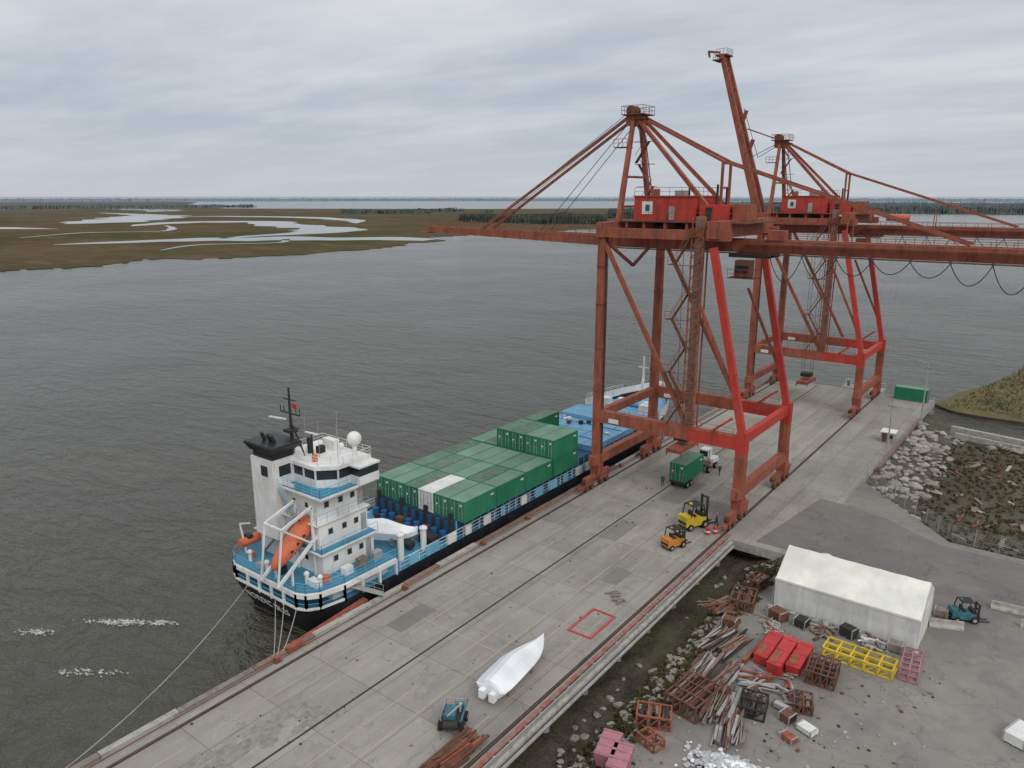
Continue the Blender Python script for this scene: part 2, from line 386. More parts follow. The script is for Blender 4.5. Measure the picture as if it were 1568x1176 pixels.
b.prism([(-22.5,-160),(600,-160),(600,97),(-8,97),(-20.98,112),(-20.98,82),(-22.5,81.9)],-1.5,0,'asph','mud'); b.make()
b=B('wet_stain')
M['wet']=paint('wet_concrete',(.17,.15,.13),(.30,.28,.25),.95,.5,False,.3,.6)
for i in range(26):
    cx,cy=U(-46.5,-42.9),U(22,32); rx,ry=U(.2,.8),U(.6,2.2); b.poly([(cx+rx*math.cos(a*.524)*U(.4,1.2),cy+ry*math.sin(a*.524)*U(.4,1.2)) for a in range(12)],.004+i*.0003,'wet')
b.make()
def hf(name,x0,x1,y0,y1,nx,ny,fn,mat):
    b=B(name); vs=[]
    for i in range(nx+1):
        for j in range(ny+1):
            x=x0+(x1-x0)*i/nx;y=y0+(y1-y0)*j/ny; vs.append((x,y,fn(x,y)))
    w=ny+1
    b.add(vs,[(i*w+j,(i+1)*w+j,(i+1)*w+j+1,i*w+j+1) for i in range(nx) for j in range(ny)],mat,True); return b.make()
def nz(x,y,s,k=0): return noise.fractal(Vector((x*s,y*s,k)),1,2,4)
bank=lambda x,y: -2.7+max(0,(x+27.2)/4.7)**1.2*2.55+.3*nz(x,y,.5)+(-.1 if x>-22.7 else 0) - (1 if x<-40 else 0)
hf('mud_bank',-46,-22.45,-30,83.5,80,220,bank,'mud')
def low(x,y):
    e=max(0,1-(x+20.5)/6)*1.6; e=max(e,max(0,1-(y-96)/5)*2.0)
    d=max(0,(y-146)/10); 
    return -2.1+e+.45*nz(x,y,.13,3)+.2*nz(x,y,.6,4)-d*.9
hf('waste_ground',-20.9,60,96.5,166,90,90,low,'scrub')
b=B('riprap_rocks')
for i in range(520):
    x=U(-20.3,-11) if R()<.8 else U(-20,2); y=U(113,152) if R()<.75 else U(100,152)
    if x+20.3>9*(.3+R()*.7): continue
    r=U(.2,.5)*(1 if R()<.55 else U(1.3,2.6)); b.rock((x,y,low(x,y)+r*.2),r,random.choice(['rock','rock','rock','concl']),.5)
for i in range(600):
    y=U(-5,81); x=U(-25.2,-22.6) if R()<.8 else U(-28,-24); r=U(.12,.5); b.rock((x,y,bank(x,y)+r*.2),r,'rock',.6)
for i in range(160):
    x=U(-8,30); y=149+.16*(x+8)*-1+U(-2,2); r=U(.3,.9); b.rock((x,y,-2.2+U(0,.6)),r,'rock',.6)
b.make()
b=B('ruined_sea_wall')
b.beam((-15,153,-1.4),(20,146,-1.4),.8,1.4,'concl'); b.beam((-14,150,-1.5),(18,143.5,-1.6),.5,.9,'concl')
b.make()
b=B('concrete_debris')
for i in range(90):
    x=U(-14,12);y=U(102,144); a=U(0,3); L=U(.5,3); b.beam((x,y,low(x,y)+.1),(x+L*math.cos(a),y+L*math.sin(a),low(x,y)+U(.1,.4)),U(.12,.7),U(.1,.3),random.choice(['concl','wood','rust','rust2']))
b.make()
b=B('weed_clumps'); 
for i in range(2800):
    if R()<.5: x,y=U(-14,14),U(98.5,146); z=low(x,y)
    elif R()<.85: x,y=U(-25.6,-22.2),U(20,81); z=bank(x,y)
    else: x,y=U(-22.3,-21.5),U(25,80); z=0
    for k in range(4):
        a=U(0,6.3);h=U(.12,.5);w=U(.08,.26); dx,dy=math.cos(a)*w,math.sin(a)*w
        b.add([(x-dx,y-dy,z),(x+dx,y+dy,z),(x+dx*1.5+U(-.2,.2),y+dy*1.5,z+h),(x-dx*1.5,y-dy+U(-.2,.2),z+h*.8)],[(0,1,2,3)],'grassy')
b.make()
b=B('marsh_island'); pts=jag([(-20.5,176),(-16,172),(-8,171),(4,172),(20,180),(20,235),(-6,240),(-9,222),(-13,205),(-18,188),(-20.5,176)],1.6,6)
b.prism(pts[:-1],-3.2,-2.45,'grassy','mud')
for i in range(2600):
    y=U(174,232);x=U(-18.5+(y-176)*.2,12); a=U(0,6.3);h=U(.2,.6);w=.2
    b.add([(x-w*math.cos(a),y-w*math.sin(a),-2.45),(x+w*math.cos(a),y+w*math.sin(a),-2.45),(x+w*math.cos(a)*1.3,y+w*math.sin(a),-2.45+h)],[(0,1,2)],'grassy')
b.make()
b=B('water_foam')
for i in range(520):
    c=random.choice([(-74.5,31,2.6),(-74.5,31,2.6),(-74.5,31,2.0),(-71,33.5,1.2),(-79.5,25,1.6),(-68.5,25,2.5)]); 
    q=random.gauss(0,1); x=c[0]+q*c[2]*.5+random.gauss(0,.28);y=c[1]+q*c[2]*.35+random.gauss(0,.25);r=U(.03,.15)
    b.poly([(x+r*U(.7,2.2)*math.cos(k*.9),y+r*U(.3,1)*math.sin(k*.9)) for k in range(7)],-2.97+i*.0001,'foam')
b.make()

# ------------------------------------------------------------ containers
def container_mesh(side,top):
    b=B('shipping_container'); W,L,H=1.22,3.03,2.59
    def corr(axis,sgn,n,a0,a1,pos):
        vs=[];fs=[]; st=(a1-a0)/n
        for i in range(n):
            for q,dd in ((0,0),(.35,0),(.5,-.05),(.85,-.05)):
                p=a0+(i+q)*st; 
                for z in (.17,H-.12): vs.append((sgn*(pos+dd),p,z) if axis=='x' else (p,sgn*(pos+dd),z))
        for z in (.17,H-.12): vs.append((sgn*pos,a1,z) if axis=='x' else (a1,sgn*pos,z))
        for i in range(len(vs)//2-1): fs.append((2*i,2*i+2,2*i+3,2*i+1))
        b.add(vs,fs,side)
    corr('x',1,20,-L+.16,L-.16,W-.02); corr('x',-1,20,-L+.16,L-.16,W-.02); corr('y',1,8,-W+.16,W-.16,L-.03)
    b.box(-W+.05,W-.05,-L+.04,L-.04,H-.08,H-.02,top)
    for i in range(18): 
        y=-L+.4+i*.315; b.box(-W+.12,W-.12,y,y+.12,H-.02,H+.005,top)
    for sx in (-1,1):
        for sy in (-1,1): b.box(min(sx*W,sx*(W-.16)),max(sx*W,sx*(W-.16)),min(sy*L,sy*(L-.16)),max(sy*L,sy*(L-.16)),0,H,side)
        b.box(min(sx*W,sx*(W-.1)),max(sx*W,sx*(W-.1)),-L+.16,L-.16,H-.12,H-.003,side); b.box(min(sx*W,sx*(W-.1)),max(sx*W,sx*(W-.1)),-L+.16,L-.16,.0,.17,side)
    for sy in (-1,1):
        b.box(-W+.16,W-.16,min(sy*L,sy*(L-.1)),max(sy*L,sy*(L-.1)),H-.12,H-.003,side); b.box(-W+.16,W-.16,min(sy*L,sy*(L-.1)),max(sy*L,sy*(L-.1)),0,.17,side)
    b.box(-W+.16,-.02,-L+.05,-L+.1,.17,H-.12,side); b.box(.02,W-.16,-L+.05,-L+.1,.17,H-.12,side)
    for x in (-.85,-.35,.35,.85): b.cyl((x,-L+.02,.15),(x,-L+.02,H-.1),.03,'galv',5); b.box(x-.09,x+.09,-L-.0,-L+.04,1.05,1.15,'galv')
    b.box(.45,.75,-L+.035,-L+.05,1.9,2.15,'wcont'); b.box(-.9,-.6,-L+.035,-L+.05,1.3,1.5,'wcont'); b.box(W-.01,W+.006,1.9,2.5,1.9,2.1,'wcont')
    o=b.make(); me=o.data; bpy.data.objects.remove(o); return me
cg=container_mesh('green','greentop'); cw=container_mesh('wcont','wcont')
def cont(x,y,z,me=cg,rz=0):
    o=bpy.data.objects.new('shipping_container',me); o.location=(x,y,z); o.rotation_euler=(0,0,rz); scene.collection.objects.link(o); return o
for bay,y in enumerate((64.6,70.75,76.9,83.25)):
    for s in range(6):
        x=-68.3+1.24+s*2.46
        cont(x+U(-.03,.03),y+U(-.03,.03),2.78+U(-.02,.02),cw if (bay==0 and s==3) else cg)
        if bay==3 and s>=2: cont(x,y+U(-.04,.04),2.78+2.6)
for s in range(3): 
    for t in range(2 if s==2 else 1): cont(-68.3+1.24+s*2.46,89.6,2.78+2.6*t)

# ------------------------------------------------------------ ship
CX=-61.6; DZ=-.85
b=B('cargo_ship')
st=[(39.9,5.1,1.6,2.6,4.4),(40.3,6.1,1.6,2.4,5.2),(41.4,6.9,1.6,2.1,6.1),(44,7.45,1.6,1.2,7.0),(50,7.6,1.6,0,7.5),(62,7.6,1.6,0,7.6),(85,7.6,1.6,0,7.6),(103,7.6,1.6,0,7.6),(109,7.55,1.8,0,7.0),(112.5,7.4,2.2,0,6.2),(113.2,7.35,4.3,0,6.0),(118,6.4,4.5,-1.0,4.4),(122,5.0,4.8,-1.6,2.8),(126,2.9,5.1,-2.4,1.1),(129,.9,5.4,-3.4,.25),(129.8,.1,5.5,-3.8,.05)]
def hullrows(y,hb,zt,yb,hbw):
    rows=[]
    for k in range(7):
        q=k/6; z=zt+( -3.2-zt)*q; hh=hb+(hbw-hb)*q**1.5; yy=y+yb*q**1.3; rows.append((yy,hh,z))
    return rows
RS=[hullrows(*s) for s in st]
for sg in (1,-1):
    vs=[(CX+sg*h,y,z) for r in RS for (y,h,z) in r]; fs=[]
    for i in range(len(RS)-1):
        for k in range(6): fs.append((i*7+k,(i+1)*7+k,(i+1)*7+k+1,i*7+k+1))
    b.add(vs,fs,'black',True)
r0=RS[0]; vs=[(CX-h,y,z) for y,h,z in r0]+[(CX+h,y,z) for y,h,z in r0]
b.add(vs,[(k,k+1,7+k+1,7+k) for k in range(6)],'black')
for i in range(3):
    (y0,h0,z0)=RS[i][0];(y1,h1,z1)=RS[i+1][0]
    for sg in(1,-1): b.beam((CX+sg*h0,y0,1.7),(CX+sg*h1,y1,1.7),.14,.24,'white')
b.beam((CX-5.1,39.88,1.7),(CX+5.1,39.88,1.7),.14,.24,'white')
out=[(CX+h-.05,y) for (y,h,z) in [r[0] for r in RS[:10]]]; outl=[(CX-(h-.05),y) for (y,h,z) in reversed([r[0] for r in RS[:10]])]
b.poly(out+outl,1.45,'blue')
fo=[(CX+h-.1,y) for (y,h,z) in [r[0] for r in RS[10:]]]; fl=[(CX-(h-.1),y) for (y,h,z) in reversed([r[0] for r in RS[10:]])]
b.prism(fo+fl,3.3,3.75,'hatch','white'); b.box(CX-7.2,CX+7.2,113,113.25,1.4,3.7,'white')
for i in range(10,len(st)-1):
    (y0,h0,z0)=RS[i][0];(y1,h1,z1)=RS[i+1][0]
    for sg in(1,-1): 
        b.add([(CX+sg*h0,y0,z0-.9),(CX+sg*h1,y1,z1-.9),(CX+sg*(h1+.12),y1,z1+.75),(CX+sg*(h0+.12),y0,z0+.75)],[(0,1,2,3)],'white')
        b.add([(CX+sg*(h0-.12),y0,z0-1.2),(CX+sg*max(.02,h1-.12),y1,z1-1.2),(CX+sg*(h1),y1,z1+.75),(CX+sg*(h0),y0,z0+.75)],[(0,1,2,3)],'white')
pd=[(CX+5.0,39.95),(CX+6.0,40.35),(CX+6.85,41.4),(CX+7.4,44),(CX+7.5,51.0),(CX-7.5,51.0),(CX-7.4,44),(CX-6.85,41.4),(CX-6.0,40.35),(CX-5.0,39.95)]
b.prism(pd,3.15,3.4,'blue','white')
per=[pd[k] for k in (4,3,2,1,0,9,8,7,6,5)]
for (x0,y0),(x1,y1) in zip(per,per[1:]):
    L=math.hypot(x1-x0,y1-y0); n=max(1,int(L/1.9))
    for i in range(n+1): 
        q=i/n; b.beam((x0+(x1-x0)*q,y0+(y1-y0)*q,1.4),(x0+(x1-x0)*q,y0+(y1-y0)*q,3.2),.24,.24,'white')
    b.beam((x0,y0,3.02),(x1,y1,3.02),.16,.5,'white'); b.cyl((x0,y0,2.2),(x1,y1,2.2),.03,'ltblue',4)
b.rail([(x,y,3.4) for x,y in per],1.0,'ltblue',1.5,.032,2)
b.box(CX-6.3,CX+6.3,43.4,50.8,1.45,3.14,'white')
# deckhouse
b.box(-67.2,-56.8,43.6,50.4,3.4,5.95,'white'); b.box(-67.5,-56.2,43.0,50.7,5.95,6.1,'white'); b.box(-67.3,-56.4,43.2,50.5,6.1,6.12,'blue')
b.box(-66.4,-57.4,43.8,50.2,6.12,8.8,'white'); b.box(-66.6,-57.1,43.3,50.4,8.8,8.92,'white')
b.box(-65.9,-57.8,44.0,50.0,8.92,11.7,'white'); b.box(-66.6,-56.4,43.4,51.2,11.7,11.88,'white'); b.box(-66.4,-56.6,43.6,51.0,11.88,11.9,'blue')
wh=[(-64.8,45.2),(-59.2,45.2),(-57.6,46.8),(-57.6,51.0),(-65.6,51.0),(-65.6,46.2)]
def scl(p,k,k2=None): k2=k2 or k; return [(CX+(x-CX)*k,48.4+(y-48.4)*k2) for x,y in p]
b.prism(wh,11.9,12.75,'white'); b.prism(scl(wh,.985),12.75,13.85,'glass')
for (x0,y0),(x1,y1) in zip(wh,wh[1:]+wh[:1]):
    L=math.hypot(x1-x0,y1-y0); n=max(1,int(L/1.5))
    for i in range(n): q=i/n; b.box(x0+(x1-x0)*q-.07,x0+(x1-x0)*q+.07,y0+(y1-y0)*q-.07,y0+(y1-y0)*q+.07,12.75,13.85,'white')
b.prism(scl(wh,1.05,1.06),13.85,14.25,'white')
b.box(-57.5,-56.2,48.4,51.1,11.9,12.8,'white'); b.box(-57.45,-56.25,48.45,51.05,12.8,13.7,'glass'); b.box(-57.6,-56.1,48.3,51.2,13.7,13.9,'white')
b.rail([(-66.5,51.0,11.9),(-66.5,43.5,11.9),(-56.5,43.5,11.9),(-56.5,48.2,11.9)],1.0,'ltblue',1.3,.035,2)
b.beam((-66.5,43.5,12.35),(-60.5,43.5,12.35),.03,.5,'white')
b.rail([(-66.5,50.3,8.92),(-66.5,43.4,8.92),(-57.2,43.4,8.92),(-57.2,50.3,8.92)],1.0,'ltblue',1.5,.03,1)
b.rail([(-67.4,50.6,6.12),(-67.4,43.1,6.12),(-56.3,43.1,6.12),(-56.3,50.6,6.12)],1.0,'ltblue',1.5,.03,1)
b.rail([(-65,45.4,14.25),(-59,45.4,14.25),(-57.2,47.2,14.25),(-57.2,51.0,14.25),(-65,51.0,14.25),(-65,45.4,14.25)],.95,'white',1.3,.03,2)
for z0,z1,ya,xa,xb in ((3.4,6.1,43.0,-66.3,-63.6),(6.1,8.92,43.1,-62.4,-60.0),(8.92,11.9,43.2,-60.0,-62.4)):
    b.beam((xa,ya,z0),(xb,ya,z1),.6,.1,'galv'); b.beam((xa,ya-.3,z0+1),(xb,ya-.3,z1+1),.05,.05,'ltblue'); b.beam((xa,ya-.3,z0+.5),(xb,ya-.3,z1+.5),.04,.04,'ltblue')
for z in (4.6,7.4,10.2):
    x=-57.8 if z>9 else (-57.4 if z>6 else -56.8)
    for y in (45,46.8,48.4): b.box(x-.02,x+.03,y,y+.5,z,z+.55,'glass'); b.box(x-.02,x+.015,y-.08,y+.58,z-.08,z+.63,'galv')
    yy=44.0 if z>9 else (43.8 if z>6 else 43.6)
    for xx in (-61.6,-59.6): b.box(xx,xx+.45,yy-.03,yy+.02,z,z+.5,'glass')
    b.box(x-.02,x+.035,49.3,50.0,z-1.1,z+.8,'galv')
fc=[(-66.3,42.6),(-62.7,42.6),(-62.7,45.6),(-66.3,45.6)]
b.prism(fc,6.1,14.7,'white'); b.prism([(-66.1,42.8),(-62.9,42.8),(-62.9,45.4),(-66.1,45.4)],14.7,15.5,'black')
b.loft([[Vector((x,y,15.4)) for x,y in fc],[Vector((-64.6+(x+64.6)*1.35,43.9+(y-43.9)*1.25,16.1)) for x,y in fc],[Vector((-64.6+(x+64.6)*1.3,43.9+(y-43.9)*1.2,16.3)) for x,y in fc]],'black',True,False)
for x in (-65.4,-64.4,-63.8): b.cyl((x,43.9,16.2),(x,43.5,17.1),.2,'dark',8)
b.box(-64.6,-63.5,42.56,42.62,12.9,14.0,'dark'); b.box(-62.71,-62.66,43.4,44.8,12.9,14.0,'dark')
# mast & antennas
b.cyl((-64.0,46.2,14.2),(-64.0,46.2,21.6),.22,'dark',8,.1); b.beam((-65.6,46.2,18.8),(-62.4,46.2,18.8),.12,.12,'dark'); b.beam((-65.0,46.2,20.3),(-63.0,46.2,20.3),.1,.1,'dark')
for x in (-65.6,-65.0,-63.0,-62.4): b.cyl((x,46.2,18.8),(x,46.2,19.5),.05,'dark',5)
b.beam((-65.2,46.8,14.2),(-64.0,46.2,18),.12,.12,'dark'); b.beam((-62.8,46.8,14.2),(-64.0,46.2,18),.12,.12,'dark')
for z in (15.2,16.2,17.2): b.beam((-64.9,46.6,z),(-63.1,46.6,z),.07,.07,'dark')
b.beam((-67.4,46.0,17.9),(-64.6,46.0,18.1),.25,.14,'wcont'); b.box(-64.6,-63.4,45.6,46.6,16.8,17.1,'dark')
b.beam((-62.2,46.6,17.0),(-60.2,46.6,17.1),.2,.12,'wcont'); b.cyl((-61.2,46.6,14.2),(-61.2,46.6,17.0),.1,'dark',6)
b.box(-63.6,-62.9,46.19,46.22,19.4,19.95,'red')
b.cyl((-58.6,50,14.25),(-58.6,50,15.4),.25,'white',8); b.sphere((-58.6,50,16.1),.78,'wcont',16,10)
b.cyl((-60,49.4,14.25),(-60,49.4,14.9),.15,'white',6); b.sphere((-60,49.4,15.2),.34,'wcont',10,6)
for p in ((-60.9,47.2),(-62.0,50.6),(-58.2,47.4),(-62.8,47)): b.cyl((p[0],p[1],14.2),(p[0],p[1],18.4),.03,'galv',4)
b.box(-62.5,-61.9,48,48.8,14.2,15.0,'dark'); b.box(-63.2,-61.4,49.5,50.3,14.2,15.4,'white'); b.box(-60.6,-60.2,46,46.4,14.2,15,'orange'); b.cyl((-63,47.6,14.2),(-63,47.6,16),.25,'dark',8)
# free-fall lifeboat on ramp
A=Vector((-59.2,44.4,9.0)); Cc=Vector((-59.2,39.3,5.2)); d=(Cc-A).normalized(); sx=Vector((1,0,0)); sz=sx.cross(d).normalized(); 
if sz.z<0: sz=-sz
rings=[]
for q,w,h in ((0,.4,.45),(.06,.8,.85),(.2,.98,1.02),(.45,1.0,1.0),(.7,.94,.9),(.88,.65,.7),(.97,.3,.35),(1,.08,.1)):
    c=A.lerp(Cc,q); rings.append([c+sx*w*math.cos(t*math.pi/6)+sz*h*math.sin(t*math.pi/6)*(1 if t<6 else .8) for t in range(12)])
b.loft(rings,'orange'); 
c=A.lerp(Cc,.14)+sz*.9; b.box(c.x-.42,c.x+.42,c.y-.45,c.y+.45,c.z-.3,c.z+.5,'orange'); b.box(c.x-.36,c.x+.36,c.y-.48,c.y-.44,c.z+.1,c.z+.36,'glass')
for q in (.35,.5,.65):
    c=A.lerp(Cc,q); b.box(c.x+.93,c.x+1.0,c.y-.15,c.y+.15,c.z+.1,c.z+.35,'glass')
for sgn in (-1,1):
    x=-59.2+sgn*1.35
    b.beam((x,44.8,8.2),(x,38.9,3.9),.24,.3,'white'); b.beam((x,43.4,3.4),(x,43.4,10.8),.22,.22,'white'); b.beam((x,40.6,3.4),(x,40.6,5.0),.2,.2,'white')
    b.beam((x,43.4,10.8),(x,39.8,9.6),.22,.26,'white'); b.beam((x,43.2,7),(x,39.8,9.6),.16,.16,'white'); b.beam((x,39.8,9.6),(x,38.9,3.9),.16,.16,'white')
b.beam((-60.6,39.8,9.6),(-57.8,39.8,9.6),.2,.2,'white')
rings=[]
for q,w in ((0,.15),(.1,.5),(.35,.7),(.8,.66),(1,.5)):
    c=Vector((-67.9,44.8-3.4*q,4.7)); rings.append([c+Vector((w*math.cos(t*math.pi/4),0,.45*math.sin(t*math.pi/4))) for t in range(8)])
b.loft(rings,'orange'); b.beam((-67.7,42,3.4),(-68.5,42,6.6),.16,.16,'white'); b.beam((-68.5,42,6.6),(-66.6,42,7.2),.14,.14,'white'); b.box(-68.3,-67.4,42.2,42.8,5.0,5.4,'dark')
for p in ((-57.2,41.8),(-65.8,41.2),(-55.6,42.2),(-62.4,40.9)):
    b.cyl((p[0],p[1],3.4),(p[0],p[1],4.3),.2,'white',8); b.sphere((p[0],p[1],4.4),.3,'white',8,5)
for p in ((-66.5,41.8),(-56,43.2)): b.cyl((p[0],p[1],3.4),(p[0],p[1],4.0),.4,'orange',10)
b.box(-56.9,-55.5,41.6,42.4,3.4,4.0,'white'); b.box(-64.2,-62.8,40.7,41.5,3.4,3.9,'galv'); b.box(-61.6,-60.6,41.2,42,3.4,4.2,'dark')
for y in (45,47,49): b.box(-55.9,-55.2,y,y+1.1,3.4,4.2+.1*(y%3),random.choice(['white','galv','wood']))
# aft well deck
for x,y,h in ((-56.0,53.6,3.0),(-55.8,57.0,2.6),(-67.2,54,2.6)):
    b.cyl((x,y,1.45),(x,y,1.45+h),.36,'white',10); b.sphere((x,y,1.5+h),.52,'white',10,6,(1,1,.6))
b.box(-67.9,-66.4,56,58.6,1.45,2.7,'ltblue'); b.box(-57.6,-55.6,58.0,59.4,1.45,2.4,'dark'); b.cyl((-58,56.0,2.1),(-56.6,56.0,2.1),.5,'dark',10); b.box(-59,-58.2,57.4,58.6,1.45,2.3,'galv')
for i in range(9):
    x=-67.2+i*1.42
    if i not in (3,6): b.cyl((x,60.3,1.45),(x,60.3,2.5),.42,'drum',12)
    else: b.box(x-.5,x+.5,59.9,60.7,1.45,2.4,'rust')
    if i in (1,4,5): b.cyl((x+.6,59.5,1.45),(x+.6,59.5,2.4),.36,'drum',12); b.box(x-.5,x+.2,59.2,59.6,1.45,2.3,'dark')
b.box(-68,-55,60.95,61.2,1.45,3.5,'dkblue')
for i in range(10): b.box(-67.6+i*1.35,-67.1+i*1.35,60.9,61.22,1.5,4.6 if i%3==0 else 3.6,'dark')
b.box(-68.1,-54.9,61.4,112,1.45,3.55,'dkblue')
y=61.6
while y<112: 
    b.beam((-54.82,y,1.5),(-54.82,y,3.55),.12,.12,'ltblue'); y+=1.5
for y in (92.6,98.9,105.2): 
    b.box(-68.3,-54.7,y,y+6.1,3.57,4.4,'hatch')
    for k in range(1,6): b.box(-68.35+k*2.28,-68.2+k*2.28,y+.1,y+6.0,4.4,4.48,'ltblue')
    b.box(-68,-55,y+2.9,y+3.1,4.4,4.47,'dkblue')
b.box(-68,-61.5,104,110,4.48,5.0,'hatch')
for i in range(14): x=U(-67,-56);y=U(93,111); b.box(x-.3,x+.3,y-.3,y+.3,4.45,4.45+U(.2,.6),random.choice(['dark','galv','rust','wcont']))
for X in (-54.12,-69.08): 
    b.rail([(X,51.6,1.6),(X,112.5,1.6)],1.25,'wcont',1.5,.04,2)
y=53
while y<112: b.box(-54.3,-54.05,y,y+U(.5,2.2),1.6,2.75,random.choice(['ltblue','white'])); y+=U(2.5,4.5)
# foremast, winch
b.cyl((-61.6,121.5,3.7),(-61.6,121.5,12.4),.32,'wcont',8,.18); b.beam((-62.6,121.5,10.4),(-60.6,121.5,10.4),.15,.15,'wcont'); b.beam((-61.6,119.6,3.8),(-61.6,121.5,9),.15,.15,'wcont')
b.cyl((-63.6,118,4.4),(-59.6,118,4.4),.6,'ltblue',10); b.box(-64.6,-63.8,117.4,118.6,3.75,5,'white'); b.box(-59.4,-58.6,117.4,118.6,3.75,5,'white')
b.rail([(-68.6,113.3,5.0),(-67.5,118,5.2),(-66,122,5.5)],1.0,'wcont',1.3,.04,2); b.box(-66.5,-64.6,114.2,115.6,3.7,5.6,'wcont'); b.box(-58.6,-56.8,114.2,115.6,3.7,5.4,'wcont')
ship=b.make((0,0,DZ))
cu=bpy.data.curves.new('stern_name','FONT'); cu.body='NORDIC ISLES'; cu.size=1.15; cu.align_x='CENTER'; cu.extrude=.01
to=bpy.data.objects.new('stern_name',cu); to.rotation_euler=(math.radians(90+20),0,0); cu.materials.append(M['wcont']); scene.collection.objects.link(to); to.parent=ship
to.location=(CX,40.12,.2)

def wrapped_boat(loc,rz,L=9.2,W=2.9,Hh=2.3,name='shrink_wrapped_boat'):
    b=B(name); rings=[]
    prof=((0,.74,.55,.70),(.015,.90,.35,.86),(.12,1,.25,.9),(.3,1,.22,.97),(.45,.98,.2,1.02),(.55,.93,.2,.97),(.7,.78,.28,.85),(.85,.5,.42,.76),(.95,.22,.6,.74),(1,.05,.74,.78))
    for q,w,zb,zt in prof:
        y=-L/2+L*q; w=w*W/2; zb*=Hh*.6; zt*=Hh; zm=zb+(zt-zb)*.52
        k=U(-.05,.05)
        rings.append([Vector(p) for p in ((0,y,zb),(w*.6,y,zb+.15*(zm-zb)),(w,y,zm+k),(w*.93,y,zm+.12),(w*.4,y,zt-.12*(zt-zb)+k),(0,y,zt),(-w*.4,y,zt-.12*(zt-zb)-k),(-w*.93,y,zm+.12),(-w,y,zm-k),(-w*.6,y,zb+.15*(zm-zb)))])
    b.loft(rings,'wrap',True,False)
    for y in (-L*.3,L*.12): b.box(-.9,.9,y-.15,y+.15,0,Hh*.3,'wood')
    for x in (-.5,.5): b.box(x-.25,x+.25,-L/2-.45,-L/2+.1,.5,1.25,'wrap')
    o=b.make(loc,rz); return o
wrapped_boat((-33.7,45.4,0),math.radians(4),8.6,3.1,2.4)
wrapped_boat((-60.0,55.2,1.0),math.radians(-62),7.6,2.6,2.9)

# mooring lines, bollards
b=B('mooring_rope')
def line(a,c,sag,r=.045,n=14):
    a=Vector(a);c=Vector(c); b.tube([a.lerp(c,i/n)-Vector((0,0,sag*4*(i/n)*(1-i/n))) for i in range(n+1)],r,'rope',5)
line((-64.5,40,.9),(-52.3,16,.5),1.2); line((-60,39.9,.6),(-52.1,34,.5),.7); line((-58.6,39.9,.6),(-52.1,34.4,.5),.5)
line((-57,40.3,.8),(-52.1,35,.5),.3); line((-58,128,3.4),(-52.1,146,.5),1)
b.make()
for y in (16,34.2,50,63,72,96,118,146):
    b=B('mooring_bollard'); b.cyl((0,0,0),(0,0,.4),.17,'redold',10); b.cyl((0,0,.34),(0,0,.5),.26,'redold',10); b.box(-.35,.35,-.35,.35,0,.06,'rust'); b.make((-51.9,y,0))
b=B('fender_pontoon'); b.box(-53.9,-52.9,37.5,45.5,-2.6,-.7,'rust'); b.beam((-53.2,36,-.4),(-53.5,46,.1),.7,.25,'redold'); b.box(-52.85,-52.0,35.5,37.3,.0,.4,'redold'); b.make()
b=B('gangway'); b.beam((-56.0,43.5,2.6),(-52.4,47.5,.4),.8,.12,'galv'); b.rail([(-56.0,43.5,2.6),(-52.4,47.5,.4)],1,'galv',.9,.03); b.make()

